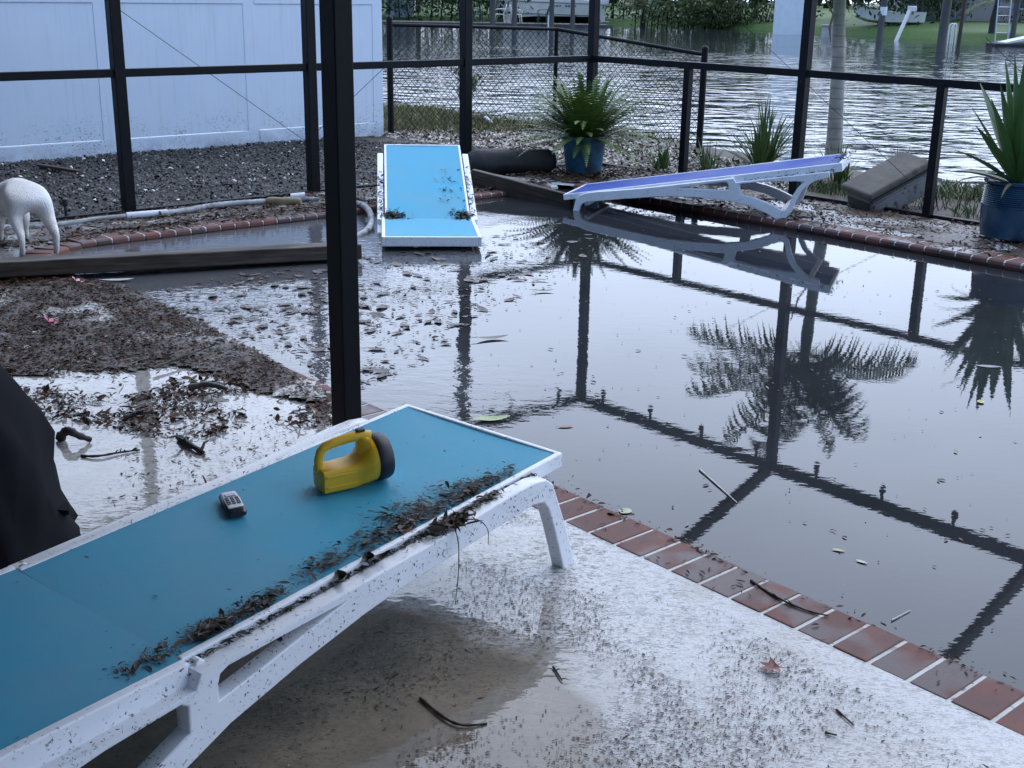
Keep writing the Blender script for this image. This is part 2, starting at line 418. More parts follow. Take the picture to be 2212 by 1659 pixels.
def scatter(name, P, size, mats, palette, tilt=.25, shape=LEAF, faces=LEAFF, aspect=None, yaw=None, parent=None, curl=.6):
    """P (n,3) positions, size (n,) -> one mesh of small pieces"""
    n = len(P); T = np.repeat(shape[None], n, 0).astype(float)
    if aspect is None: aspect = rng.uniform(.45, 1.1, n)
    T[:, :, 1] *= aspect[:, None]; T[:, :, 2] *= rng.normal(0, 1, n)[:, None] * curl + .8
    T *= size[:, None, None]
    T = np.einsum('nij,nkj->nki', rotmats(n, tilt, yaw), T) + P[:, None, :]
    k = shape.shape[0]
    F = (faces[None] + (np.arange(n) * k)[:, None, None]).reshape(-1, faces.shape[1])
    pal = np.array(palette); c = pal[rng.integers(0, len(pal), n)] * rng.uniform(.65, 1.35, n)[:, None]
    return np_mesh(name, T.reshape(-1, 3), F, mats, parent, np.repeat(c, len(faces), 0))
def inpoly(P, poly):
    x, y = P[:, 0], P[:, 1]; ins = np.zeros(len(P), bool); n = len(poly)
    for i in range(n):
        x1, y1 = poly[i][:2]; x2, y2 = poly[(i + 1) % n][:2]
        c = ((y1 > y) != (y2 > y)) & (x < (x2 - x1) * (y - y1) / (y2 - y1 + 1e-12) + x1)
        ins ^= c
    return ins
def sample(poly, n):
    """n random points in a ground polygon (list of Vectors / tuples)"""
    a = np.array([p[:2] for p in poly]); lo, hi = a.min(0), a.max(0); out = np.zeros((0, 2))
    while len(out) < n:
        q = rng.uniform(lo, hi, (n * 2, 2)); out = np.vstack([out, q[inpoly(q, a)]])
    return out[:n]
def vnoise(P, s, seed=0):
    """cheap smooth value noise in 2D"""
    g = np.random.default_rng(seed).random((64, 64)); q = P * s; i = np.floor(q).astype(int); f = q - i; f = f * f * (3 - 2 * f)
    def G(a, b): return g[a % 64, b % 64]
    a = G(i[:, 0], i[:, 1]); b = G(i[:, 0] + 1, i[:, 1]); c = G(i[:, 0], i[:, 1] + 1); d = G(i[:, 0] + 1, i[:, 1] + 1)
    return (a * (1 - f[:, 0]) + b * f[:, 0]) * (1 - f[:, 1]) + (c * (1 - f[:, 0]) + d * f[:, 0]) * f[:, 1]
def fbm(P, s, seed=0): return (vnoise(P, s, seed) + .5 * vnoise(P, s * 2.1, seed + 1) + .25 * vnoise(P, s * 4.3, seed + 2)) / 1.75
LEAFPAL = [(0.0544, 0.0232, 0.0133), (0.0784, 0.0361, 0.0199), (0.0336, 0.0163, 0.0104), (0.1144, 0.0542, 0.0304), (0.06, 0.0292, 0.0171), (0.024, 0.0146, 0.0104), (0.1024, 0.043, 0.0209), (0.0544, 0.0396, 0.0171), (0.024, 0.0146, 0.0095)]

# ================================================================= SETTING
# pool water, coping, deck
PV0, PV1, PU0 = -5.575, -1.30, 1.06
CW = .163
def pool_outline(off=0.0):
    """pool edge polygon in uv (off > 0 outside)"""
    pts = []
    r = .42
    cx_, cy_ = PU0 + r, PV0 + r
    pts.append((10.5, PV0 - off))
    for i in range(9):
        a = -math.pi / 2 - (math.pi / 2) * i / 8
        pts.append((cx_ + (r + off) * math.cos(a), cy_ + (r + off) * math.sin(a)))
    r2 = .12; cy2 = PV1 - r2; cx2 = PU0 + r2
    for i in range(5):
        a = math.pi - (math.pi / 2) * i / 4
        pts.append((cx2 + (r2 + off) * math.cos(a), cy2 + (r2 + off) * math.sin(a)))
    pts.append((10.5, PV1 + off))
    return pts
mb = MB(); mb.add([uv(u, v, 0) for u, v in pool_outline(.03)], [tuple(range(len(pool_outline())))])
tag(build('pool_water', mb, M['pool']), kind='structure')

def deck_z(u, v):
    zr = .048 + (max(v, PV1) - PV1) / -PV1 * -.075                    # falls away behind the far coping
    zl = .036 - max(0, .88 - u) * .065
    zn = .012
    tl = min(1, max(0, (v + 4.9) / -.7))                             # towards the house
    if u < PU0: z = zl * (1 - tl) + zn * tl
    elif v > -3: z = zr
    else: z = zn
    if u < PU0 and v > -1.3: z = min(zl, zr) if u < .4 else (zl + zr) / 2
    return z
def grid_patch(mb, us, vs, zf):
    b = len(mb.v); n = len(vs)
    for u in us:
        for v in vs: mb.v.append(tuple(uv(u, v, zf(u, v))))
    for i in range(len(us) - 1):
        for j in range(n - 1): mb.f.append([b + i * n + j, b + (i + 1) * n + j, b + (i + 1) * n + j + 1, b + i * n + j + 1]); mb.mi.append(mb.cur)
E_ = CW - .006
mb = MB()
grid_patch(mb, np.linspace(PU0 - E_, 11, 40), np.linspace(-13, PV0 - E_, 12), deck_z)
grid_patch(mb, np.linspace(-.06, PU0 - E_, 6), np.linspace(-13, .06, 40), deck_z)
mb.cur = 0
grid_patch(mb, np.linspace(PU0 - E_, 11, 40), np.linspace(PV1 + E_, .06, 6), deck_z)
grid_patch(mb, np.linspace(10.5, 11, 2), np.linspace(PV0 - E_, PV1 + E_, 4), deck_z)
ctr_ = (PU0 + .42, PV0 + .42)
arc = [uv(ctr_[0] + (.42 + E_) * math.cos(R(-90 - 90 * i / 10)), ctr_[1] + (.42 + E_) * math.sin(R(-90 - 90 * i / 10)), .012 + (.012 * i / 10)) for i in range(11)]
mb.add([uv(PU0 - E_, PV0 - E_, .012)] + arc, [(0, i, i + 1) for i in range(1, 11)])
mb.add([uv(PU0 - E_, PV1 - .12, .033), uv(PU0 + .11, PV1 - .005, .033), uv(PU0 + .11, PV1 + E_, .033), uv(PU0 - E_, PV1 + E_, .033)], [(0, 1, 2, 3)])
# curb down to the yard around the slab
rim = [(-.06, -13), (-.06, .06), (11, .06)]
for (a, b) in zip(rim[:-1], rim[1:]):
    for k_ in range(30):
        p = [a[i] + (b[i] - a[i]) * k_ / 30 for i in (0, 1)]; q = [a[i] + (b[i] - a[i]) * (k_ + 1) / 30 for i in (0, 1)]
        mb.add([uv(*p, deck_z(*p)), uv(*q, deck_z(*q)), uv(*q, -.3), uv(*p, -.3)], [(0, 1, 2, 3)])
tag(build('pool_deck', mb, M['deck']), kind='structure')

mb = MB(); BP = .1025
def coping_brick(mb, c, along, outw, z, jitter=True):
    """bullnose brick: rounded nose over the water, long axis across the pool edge"""
    w = .0935; h = .06
    prof = [(0.004, -h), (-.014, -h * .8), (-.022, -h * .5), (-.018, -h * .18), (-.004, 0), (CW - .004, 0), (CW - .004, -h)]
    vs = []; dz = random.uniform(-.0015, .0015)
    for s in (-.5, .5):
        for (o, zz) in prof: vs.append(c + along * (s * w) + outw * o + Vector((0, 0, z + zz + dz)))
    n = len(prof)
    mb.add(vs, [tuple(range(n)), tuple(range(n, 2 * n))[::-1]] + [(i, (i + 1) % n, n + (i + 1) % n, n + i) for i in range(n)])
b0 = (to_uv((0.516, 3.10))[0] % BP)
nz = .014
zc_l, zc_r = .038, .050
gm = MB()
def run(p0, p1, outw, z0, z1=None, phase=0.0):
    z1 = z0 if z1 is None else z1
    d = p1 - p0; L = d.length; d.normalize(); n = int(L / BP)
    for i in range(n):
        s = (i + .5) * BP + phase
        coping_brick(mb, p0 + d * s, d, outw, z0 + (z1 - z0) * s / L)
    # grout bed just below the brick tops
    h = .055
    vs = []
    for p, z in ((p0, z0), (p1, z1)):
        for (o, zz) in [(-.016, -h * .5), (-.014, -h * .2), (-.002, -.0025), (CW - .006, -.0025), (CW - .006, -h), (.006, -h)]:
            vs.append(p + outw * o + Vector((0, 0, z + zz)))
    gm.add(vs, [tuple(range(6)), tuple(range(6, 12))[::-1]] + [(i, (i + 1) % 6, 6 + (i + 1) % 6, 6 + i) for i in range(6)])
run(uv(PU0 + .42 + (b0 % BP), PV0), uv(10.4, PV0), -V, nz)
run(uv(PU0 + .10, PV1), uv(10.4, PV1), V, zc_r)
run(uv(PU0, PV0 + .42), uv(PU0, PV1 - .10), -U, zc_l)
for i in range(7):                                                   # rounded corner
    a = R(-90 - 90 * (i + .5) / 7); o = U * math.cos(a) + V * math.sin(a)
    c = uv(PU0 + .42, PV0 + .42) + o * .42; t = U * -math.sin(a) + V * math.cos(a)
    coping_brick(mb, c, t, o, nz + (zc_l - nz) * i / 7)
cop = build('pool_coping', mb, M['brick'], bevel=.004)
tag(cop, kind='structure')
tag(build('coping_grout', gm, M['grout']), kind='structure')

# ---- land: one ground sheet under everything, yard beds, bank, far bank
SHORE = [at(842, 222, -.12), at(972, 243, -.12), at(1090, 262, -.12), at(1240, 280, -.12), at(1380, 292, -.12), at(1500, 312, -.12), at(1620, 345, -.12), at(1760, 362, -.12), at(1850, 372, -.12), at(2014, 392, -.12), at(2300, 425, -.12)]
mb = MB(); mb.add([(-400, -60, -1.2), (400, -60, -1.2), (400, 600, -1.2), (-400, 600, -1.2)], [(0, 1, 2, 3)])
tag(build('ground', mb, M['far_soil']), kind='structure')
mb = MB(); mb.add([(-160, -8, -.12), (160, -8, -.12), (160, 120, -.12), (-160, 120, -.12)], [(0, 1, 2, 3)])
tag(build('canal_water', mb, M['canal']), kind='structure')

def seg_dist_shore(P):
    """signed distance to the shore line: > 0 on the yard side"""
    S = np.array([[p.x, p.y] for p in SHORE]); S = np.vstack([S[0] + (S[0] - S[1]) * 30, S, S[-1] + (S[-1] - S[-2]) * 30])
    best = np.full(len(P), 1e9); sg = np.ones(len(P))
    for a, b in zip(S[:-1], S[1:]):
        d = b - a; t = np.clip(((P - a) @ d) / (d @ d), 0, 1); q = P - (a + t[:, None] * d)
        r_ = np.hypot(q[:, 0], q[:, 1]); s = d[0] * (P - a)[:, 1] - d[1] * (P - a)[:, 0]
        m_ = r_ < best; best[m_] = r_[m_]; sg[m_] = np.where(s[m_] < 0, 1, -1)
    return best * sg
def yard_z(P):
    d = seg_dist_shore(P)
    z = -.12 + .10 * np.clip(d / 1.2, -4, 1) + (fbm(P, 1.7, 3) - .5) * .05
    return z
xs = np.arange(-9, 9, .12); ys = np.arange(5, 20, .12)
X, Y = np.meshgrid(xs, ys, indexing='ij'); P = np.stack([X.ravel(), Y.ravel()], 1)
Z = yard_z(P)
uvP = (P - np.array(C0[:2])) @ np.array([[U.x, V.x], [U.y, V.y]])
inside = (uvP[:, 0] > 0.0) & (uvP[:, 1] < -0.0)
Z[inside] = np.minimum(Z[inside], -.28)
Z = np.maximum(Z, -.5)
I = np.arange(len(P)).reshape(len(xs), len(ys))
F = np.stack([I[:-1, :-1], I[1:, :-1], I[1:, 1:], I[:-1, 1:]], -1).reshape(-1, 4)
cen = P[F].mean(1); cu = (cen - np.array(C0[:2])) @ np.array([[U.x, V.x], [U.y, V.y]])
inb = (cu[:, 0] > .4) & (cu[:, 1] < -.4)
yard = np_mesh('yard_soil', np.hstack([P, Z[:, None]]), F[~inb], M['soil'], smooth=180)
tag(yard, kind='structure')
# far bank
xs = np.linspace(-90, 120, 71); ys = np.linspace(0, 1, 14)
def far_shore_y(x): return np.interp(x, [-90, 2, 7, 11, 14, 17, 40, 120], [69, 68, 66, 63.5, 58, 49.5, 49, 48])
vs = []
for x in xs:
    for t in ys:
        y = far_shore_y(x) + (t ** 1.6) * 70 + (math.sin(x * .7) + math.sin(x * 1.9)) * .25 * (t < .01)
        vs.append((x, y, -.5 + .45 * min(1, t / .03) + .9 * t ** .6))
I = np.arange(len(vs)).reshape(len(xs), len(ys)); F = np.stack([I[:-1, :-1], I[1:, :-1], I[1:, 1:], I[:-1, 1:]], -1).reshape(-1, 4)
fb = np_mesh('far_bank_lawn', np.array(vs), F, M['lawn'], smooth=180); tag(fb, kind='structure')

# ---- muddy leaf mat on the deck left of the pool, plus its leaves
def zdeck(P): 
    q = (P - np.array(C0[:2])) @ np.array([[U.x, V.x], [U.y, V.y]])
    return np.array([deck_z(a, b) for a, b in q])
def litter(name, poly, n, s0, s1, z=None, pal=LEAFPAL, keep=None, tilt=.3, zspread=.01, kind='stuff', curl=.7, aspect=None):
    P2 = sample(poly, n)
    if keep is not None: P2 = P2[rng.random(len(P2)) < keep(P2)]
    n = len(P2); zz = (zdeck(P2) if z is None else (z(P2) if callable(z) else np.full(n, z))) + np.abs(rng.normal(0, zspread, n)) + .002
    sz = rng.uniform(s0, s1, n) * rng.choice([.6, 1, 1, 1.5], n)
    o = scatter(name, np.hstack([P2, zz[:, None]]), sz, M['leaf'], pal, tilt, curl=curl, aspect=aspect(n) if aspect else None)
    if kind: o['kind'] = kind
    return o
Sp = lambda pts, z=.012: [at(x, y, z) for x, y in pts]
MAT_POLY = Sp([(-160, 606), (-20, 604), (120, 604), (250, 614), (312, 640), (420, 690), (560, 765), (640, 812), (724, 862), (716, 880), (640, 866), (560, 850), (470, 815), (380, 790), (300, 800), (180, 820), (60, 812), (-160, 800)])
mb = MB()
P2 = np.array([p[:2] for p in MAT_POLY])
g = .035; lo, hi = P2.min(0), P2.max(0)
xs = np.arange(lo[0], hi[0], g); ys = np.arange(lo[1], hi[1], g)
X, Y = np.meshgrid(xs, ys, indexing='ij'); P = np.stack([X.ravel(), Y.ravel()], 1)
dens = fbm(P, 2.4, 11)
Z = .011 + np.clip(.006 + .028 * (fbm(P, 9, 5) - .45), -.004, .03)
I = np.arange(len(P)).reshape(len(xs), len(ys)); F = np.stack([I[:-1, :-1], I[1:, :-1], I[1:, 1:], I[:-1, 1:]], -1).reshape(-1, 4)
cc = P[F].mean(1); ok = inpoly(cc, P2) & (dens[F].mean(1) > .29)
mat_o = np_mesh('leaf_mat', np.hstack([P, Z[:, None]]), F[ok], M['muck'], smooth=180); mat_o['kind'] = 'stuff'
tag(mat_o, 'thick mat of mud and dead leaves on the deck beside the pool', 'leaf litter')
def kd(P): return np.clip((fbm(P, 2.4, 11) - .22) * 9, .15, 1)
o = litter('leaf_litter', MAT_POLY, 26000, .007, .026, keep=kd, zspread=.009, tilt=.22); tag(o, 'dead brown leaves heaped over the mud left of the pool', 'leaf litter')
SP2 = Sp([(-60, 800), (120, 800), (300, 795), (470, 800), (600, 850), (724, 880), (720, 920), (640, 930), (560, 905), (420, 960), (250, 930), (100, 905), (-60, 880)])
def kd2(P): return np.clip((fbm(P, 3.3, 21) - .44) * 7, .02, 1)
o = litter('scattered_leaf_litter', SP2, 5200, .008, .034, keep=kd2); tag(o, 'loose dead leaves and bark strewn over the wet cream deck', 'leaf litter')

# behind the far copings: soaked brown litter
o = litter('brown_litter', [uv(.0, -7), uv(1.0, -5.6), uv(1.0, -1.2), uv(.0, -.1)], 9500, .015, .045, keep=lambda P: np.clip((fbm(P, 2.2, 31) - .20) * 6, .12, 1))
tag(o, 'soaked brown litter lying between the hose and the far bricks', 'leaf litter')
o = litter('coping_litter', [uv(.80, -5.3), uv(1.07, -5.1), uv(1.07, -1.4), uv(.80, -1.4)], 1900, .012, .04, z=.043, keep=lambda P: np.clip((fbm(P, 3.0, 35) - .38) * 6, .05, 1)); tag(o, 'dark litter strewn over the far brick edge behind the timber', 'leaf litter')
o = litter('corner_litter', [uv(.1, -1.4), uv(1.3, -1.15), uv(1.3, -.02), uv(.0, -.02)], 3200, .02, .05); tag(o, 'dark leaf litter around the blue fern pot', 'leaf litter')
o = litter('bank_litter', [uv(1.2, -1.27), uv(9, -1.27), uv(9, -.02), uv(1.2, -.02)], 13000, .012, .04, keep=lambda P: np.clip((fbm(P, 2.6, 41) - .33) * 6, .08, 1)); tag(o, 'brown litter on the narrow deck behind the right coping', 'leaf litter')
def muck_sheet(name, poly, thr, seed, label):
    P2 = np.array([p[:2] for p in poly]); lo, hi = P2.min(0), P2.max(0); g = .06
    xs = np.arange(lo[0], hi[0], g); ys = np.arange(lo[1], hi[1], g); X, Y = np.meshgrid(xs, ys, indexing='ij'); P = np.stack([X.ravel(), Y.ravel()], 1)
    dn = fbm(P, 2.2, seed); Z = zdeck(P) + .005 + np.clip(.022 * (fbm(P, 8, 5) - .4), 0, .03)
    I = np.arange(len(P)).reshape(len(xs), len(ys)); F = np.stack([I[:-1, :-1], I[1:, :-1], I[1:, 1:], I[:-1, 1:]], -1).reshape(-1, 4)
    cc = P[F].mean(1); ok = inpoly(cc, P2) & (dn[F].mean(1) > thr)
    o = np_mesh(name, np.hstack([P, Z[:, None]]), F[ok], M['muck'], smooth=180); o['kind'] = 'stuff'; tag(o, label, 'mud')
muck_sheet('mud_layer', [uv(.0, -7), uv(.86, -5.6), uv(.74, -1.2), uv(.0, -.1)], .24, 31, 'brown mud between the hose and the far brick edge')
muck_sheet('corner_mud', [uv(.05, -1.5), uv(1.4, -1.13), uv(1.4, -.05), uv(.05, -.05)], .1, 51, 'dark mud in the corner under the fern pot')
muck_sheet('bank_mud', [uv(1.35, -1.12), uv(9, -1.12), uv(9, -.05), uv(1.35, -.05)], .41, 41, 'mud patches on the narrow deck behind the right coping')

# floating debris on the left of the pool: crowd as stuff, larger leaves one by one
FL = [at(x, y, 0) for x, y in [(320, 638), (480, 600), (720, 566), (900, 535), (1230, 480), (1300, 520), (1230, 600), (1000, 720), (900, 800), (760, 850), (560, 742), (430, 690)]]
def kf(P):
    q = (P - np.array(C0[:2])) @ np.array([[U.x, V.x], [U.y, V.y]])
    return np.clip(1.25 - (q[:, 1] + 5.6) / 2.6 - .35 * np.maximum(0, q[:, 0] - 2.6), .05, 1) * np.clip((fbm(P, 2.0, 61) - .25) * 4, .1, 1)
o = litter('floating_litter', FL, 4200, .008, .03, z=.001, keep=kf, tilt=.10, zspread=.002, curl=.3); tag(o, 'small bits of leaf floating on the left part of the pool', 'floating litter')
o = litter('fine_floating_bits', [at(x, y, 0) for x, y in [(1250, 480), (1450, 500), (2212, 640), (2212, 1560), (1500, 1150), (1000, 880), (900, 700)]], 420, .006, .022, z=.001, tilt=.08, zspread=.001, curl=.3, pal=LEAFPAL + [(.25, .24, .2), (.18, .19, .10)]); tag(o, 'fine bits floating on the open pool water', 'floating litter')
# specks on the near deck
NP = [at(x, y, .012) for x, y in [(880, 1290), (1010, 1200), (1120, 1100), (1210, 1160), (1500, 1290), (2212, 1690), (1800, 1720), (300, 1720), (420, 1600), (700, 1440)]]
def kn(P):
    d_ = np.hypot(P[:, 0] + .42, P[:, 1] - 2.33) + (fbm(P, 2.6, 17) - .5) * .25
    return np.clip(np.clip((fbm(P, 2.9, 71) - .42) * 7, .04, 1) + 1.3 * np.exp(-((d_ - .74) / .05) ** 2), 0, 1) * np.clip(1.15 - .55 * np.clip((P[:, 0] - .05) * 1.1, 0, 1) - .8 * np.clip((P[:, 0] - .65) * 1.4, 0, 1), .12, 1)
o = litter('deck_specks', NP, 30000, .0018, .0085, keep=kn, tilt=.03, zspread=.0004, curl=.03, aspect=lambda n: rng.uniform(.30, 1.0, n), pal=[(.12, .095, .08), (.065, .052, .043), (.20, .165, .14), (.04, .033, .028)]); tag(o, 'fine dark specks of leaf washed over the near deck', 'debris')
o = litter('deck_bits', NP, 170, .008, .018, keep=kn, tilt=.2, zspread=.002, aspect=lambda n: rng.uniform(.2, .6, n)); tag(o, 'larger dark bits of leaf and bark on the near deck', 'debris')
WP = [at(x, y, .012) for x, y in [(200, 1100), (330, 905), (600, 900), (720, 915), (640, 990), (430, 1060)]]
o = litter('wet_deck_specks', WP, 700, .005, .018, keep=lambda P: np.clip((fbm(P, 4, 81) - .35) * 5, .05, 1), tilt=.15, zspread=.002, aspect=lambda n: rng.uniform(.2, .9, n)); tag(o, 'dark specks on the flooded deck behind the near lounger', 'debris')
# dirt line along the near coping
o = litter('coping_dirt', [uv(4.9, PV0 - .02), uv(9, PV0 - .02), uv(9, PV0 + .035), uv(4.9, PV0 + .035)], 900, .006, .02, z=.012, tilt=.2, zspread=.003, keep=lambda P: np.clip((fbm(P, 6, 15) - .36) * 6, .05, 1)); tag(o, 'line of wet debris along the near brick edge', 'debris')
o = litter('brick_bits', [uv(4.9, PV0 - CW), uv(9, PV0 - CW), uv(9, PV0), uv(4.9, PV0)], 230, .006, .024, z=.015, tilt=.15, zspread=.001, aspect=lambda n: rng.uniform(.2, .6, n)); tag(o, 'bits of leaf lying on the near bricks', 'debris')

# ---- dark pebble bed by the fence, crushed shell by the corner
PEB = np.array([(-.5, 0, 0), (0, .4, .05), (.5, .05, 0), (.05, -.4, 0), (0, 0, .38), (0, 0, -.3)])
PEBF = np.array([(0, 1, 4), (1, 2, 4), (2, 3, 4), (3, 0, 4)])
def pebbles(name, poly, n, s0, s1, pal, mat, zf, keep=None, tilt=.5):
    P2 = sample(poly, n)
    if keep is not None: P2 = P2[rng.random(len(P2)) < keep(P2)]
    n = len(P2); zz = zf(P2) + rng.normal(0, .005, n)
    o = scatter(name, np.hstack([P2, zz[:, None]]), rng.uniform(s0, s1, n), mat, pal, tilt, PEB, PEBF, rng.uniform(.6, 1.2, n), curl=.25)
    o['kind'] = 'stuff'; return o
GB = [uv(-2.86, -9), uv(-.02, -9), uv(-.02, -.35), uv(-1.2, -.15), uv(-2.86, -.9)]
def bed_z(P): return yard_z(P) + .004
gsheet = MB(); P2 = np.array([p[:2] for p in GB])
xs = np.arange(-9, 2, .1); ys = np.arange(4, 15, .1); X, Y = np.meshgrid(xs, ys, indexing='ij'); P = np.stack([X.ravel(), Y.ravel()], 1)
I = np.arange(len(P)).reshape(len(xs), len(ys)); F = np.stack([I[:-1, :-1], I[1:, :-1], I[1:, 1:], I[:-1, 1:]], -1).reshape(-1, 4)
ok = inpoly(P[F].mean(1), P2)
gb = np_mesh('gravel_bed', np.hstack([P, (yard_z(P) + .012)[:, None]]), F[ok], M['gravel_bed'], smooth=180); gb['kind'] = 'structure'
o = pebbles('dark_gravel', GB, 26000, .014, .040, [(.034, .030, .028), (.055, .050, .046), (.024, .021, .019), (.080, .072, .066), (.055, .042, .033), (.10, .094, .09)], M['pebble'], lambda P: yard_z(P) + .021); tag(o, 'bed of dark wet gravel along the white fence', 'gravel')
o = pebbles('pale_pebbles', GB, 420, .02, .05, [(.55, .53, .50), (.40, .38, .36), (.62, .60, .58)], M['shell'], lambda P: yard_z(P) + .024); tag(o, 'pale pebbles dotted through the dark gravel', 'gravel')
SB = [uv(-3.0, -.35), uv(-1.2, -.15), uv(-.1, -.3), uv(-.1, .12), uv(1.0, .12), uv(2.2, .12), uv(1.9, .95), uv(1.0, 1.2), uv(.2, 1.6), uv(-1.2, 2.2), uv(-2.6, 1.6), uv(-3.1, .5)]
o = pebbles('crushed_shell_bed', SB, 9000, .02, .055, [(.52, .46, .38), (.40, .34, .27), (.60, .55, .48), (.28, .22, .17), (.16, .12, .09), (.47, .40, .30)], M['shell'], lambda P: yard_z(P) + .012, keep=lambda P: np.clip((fbm(P, 1.5, 91) - .18) * 4, .1, 1)); tag(o, 'bed of crushed shell between the screen corner and the water', 'shell gravel')
o = litter('shell_bed_leaves', SB, 1800, .02, .06, z=lambda P: yard_z(P) + .025, tilt=.5, zspread=.008); tag(o, 'dead leaves strewn over the crushed shell', 'leaf litter')

# ---- grass strips
BL = np.array([(-.5, 0, 0), (.5, 0, 0), (.15, .12, .6), (0, .35, 1.0)])
BLF = np.array([(0, 1, 2, 3)])
def grass(name, poly, n, h0, h1, zf, pal, label, keep=None):
    P2 = sample(poly, n)
    if keep is not None: P2 = P2[rng.random(len(P2)) < keep(P2)]
    n = len(P2); h = rng.uniform(h0, h1, n)
    T = np.repeat(BL[None], n, 0).copy(); T[:, :, 0] *= rng.uniform(.006, .012, n)[:, None]; T[:, :, 1] *= h[:, None] * rng.normal(1, .6, n)[:, None]; T[:, :, 2] *= h[:, None]
    T = np.einsum('nij,nkj->nki', rotmats(n, .25), T) + np.hstack([P2, zf(P2)[:, None]])[:, None, :]
    F = (BLF[None] + (np.arange(n) * 4)[:, None, None]).reshape(-1, 4)
    c = np.array(pal)[rng.integers(0, len(pal), n)] * rng.uniform(.7, 1.3, n)[:, None]
    o = np_mesh(name, T.reshape(-1, 3), F, M['grass'], None, c); o['kind'] = 'stuff'; tag(o, label, 'grass')
GP = [(.075, .11, .025), (.10, .12, .03), (.13, .13, .05), (.05, .08, .02), (.16, .14, .07)]
grass('bank_grass', [uv(2.0, .25), uv(9, .25), uv(9, 2.2), uv(4, 1.9), uv(2.4, 1.6)], 16000, .05, .12, yard_z, GP, 'strip of grass on the bank behind the right screen wall', keep=lambda P: (seg_dist_shore(P) > .08) * np.clip((fbm(P, 1.4, 101) - .25) * 5, .1, 1))
grass('canal_edge_grass', [uv(-3.9, -.1), uv(-2.7, .1), uv(-1.6, 2.2), uv(-.6, 2.9), uv(-1.5, 4.5), uv(-5.5, 4.5), uv(-5.5, .3)], 15000, .05, .12, yard_z, [(.13, .13, .03), (.16, .15, .04), (.10, .11, .03), (.19, .16, .06)], 'yellow green grass by the end of the white fence', keep=lambda P: (seg_dist_shore(P) > .05) * np.clip((fbm(P, 1.2, 111) - .2) * 5, .1, 1))


# ================================================================= PATIO ROOF (over the camera) and house wall
mb = MB(); ctr = uv(4.5, -9.6)
mb.box(tuple(ctr + V * .15 + Vector((0, 0, 2.45))), (13.0, 8.1, .16), UVROT)
po = build('porch_ceiling', mb, simple('painted_porch_ceiling', (.20, .19, .18), .7, .08, 3)); po['kind'] = 'structure'
mb = MB(); mb.box(tuple(uv(4.5, -9.9, 1.18)), (12.6, .2, 2.36), UVROT)
hw = build('house_wall', mb, simple('stucco_house_wall', (.16, .14, .12), .8, .1, 4, .003, 60)); hw['kind'] = 'structure'

# porch post
pp = at(751, 975, .012)
t = thing('porch_post', 'thick black square post standing just behind the near teal lounger', 'post', TR(pp, _ua))
mb = MB(); mb.box((0, 0, 1.19), (.082, .066, 2.34)); build('shaft', mb, M['post_paint'], t, bevel=.004)
mb = MB(); mb.box((0, 0, .012), (.13, .12, .02)); build('base_plate', mb, M['post_paint'], t, bevel=.003)

# ================================================================= SCREEN ENCLOSURE
ZR, ZT = .9215, 2.276
t = thing('screen_enclosure', 'black aluminium screen enclosure frame around the flooded pool', 'screen enclosure', TR(C0, _ua))
def post(u, v, h, s=.068, base=None):
    mb = MB(); z0 = (deck_z(u, v) - .002) if base is None else base
    mb.box((u, v, (z0 + h) / 2), (s, s, h - z0)); build('post', mb, M['black_metal'], t, bevel=.005)
post(0, 0, ZT, .074)
for v in (-1.466, -2.967, -4.463, -5.96, -7.5): post(0, v, ZT, .078)
for i, u in enumerate((1.139, 2.303, 3.471, 4.63, 5.8, 6.95, 8.1, 9.3)):
    full = i % 2 == 1
    post(u, 0, ZT if full else ZR, .072 if full else .06)
def beam(a, b, w, h, name):
    mb = MB(); mb.bar(a, b, w, h); build(name, mb, M['black_metal'], t, bevel=.004)
vs_ = [0, -1.466, -2.967, -4.463, -5.96, -7.5]
for a, b in zip(vs_[:-1], vs_[1:]):
    beam((0, a - .04, ZR), (0, b + .04, ZR), .052, .055, 'chair_rail')
us_ = [0, 2.303, 4.63, 6.95, 9.3]
for a, b in zip(us_[:-1], us_[1:]):
    beam((a + .037, 0, ZR), (b - .037, 0, ZR), .052, .055, 'chair_rail')
beam((0, .037, ZT + .03), (0, -7.5, ZT + .03), .06, .09, 'top_beam'); beam((-.03, 0, ZT + .035), (9.4, 0, ZT + .035), .064, .095, 'top_beam')
beam((0.04, .012, deck_z(1.5, 0) + .018), (9.3, .012, deck_z(1.5, 0) + .018), .045, .03, 'sill_rail')
beam((.012, -.04, -.01), (.012, -7.5, -.01), .045, .03, 'sill_rail')
for u in (2.303, 4.63, 6.95):
    beam((u, -.03, ZT + .05), (u, -2.5, ZT + .05 + 2.47 * .352), .055, .10, 'roof_beam')
    beam((u, -2.5, ZT + .05 + 2.47 * .352), (u, -5.9, ZT + .05 + 2.47 * .352), .055, .10, 'roof_beam')
def cable(a, b):
    mb = MB(); mb.tube([a, b], .0022, 5); build('brace_cable', mb, M['black_metal'], t)
def plane_pt(sx, sy, axis):
    """where a sight line meets the wall plane, in enclosure coordinates"""
    d = ray(sx, sy); o = Vector((0, 0, CAMZ)); n = U if axis == 'u' else V
    k = (C0 - o).dot(n) / d.dot(n); p = o + d * k; a, b = to_uv(p); return Vector((a, b, p.z))
a, b = plane_pt(262, 24, 'u'), plane_pt(660, 305, 'u'); dd = b - a
cable(a - dd * .35, b + dd * .02)
a, b = plane_pt(700, 270, 'u'), plane_pt(824, 152, 'u'); dd = b - a
cable(a - dd * .25, b + dd * .8)
a, b = plane_pt(1690, 132, 'v'), plane_pt(1905, 334, 'v'); dd = b - a
cable(a - dd * .45, b + dd * .25)
a, b = plane_pt(2165, 116, 'v'), plane_pt(2211, 161, 'v'); dd = b - a
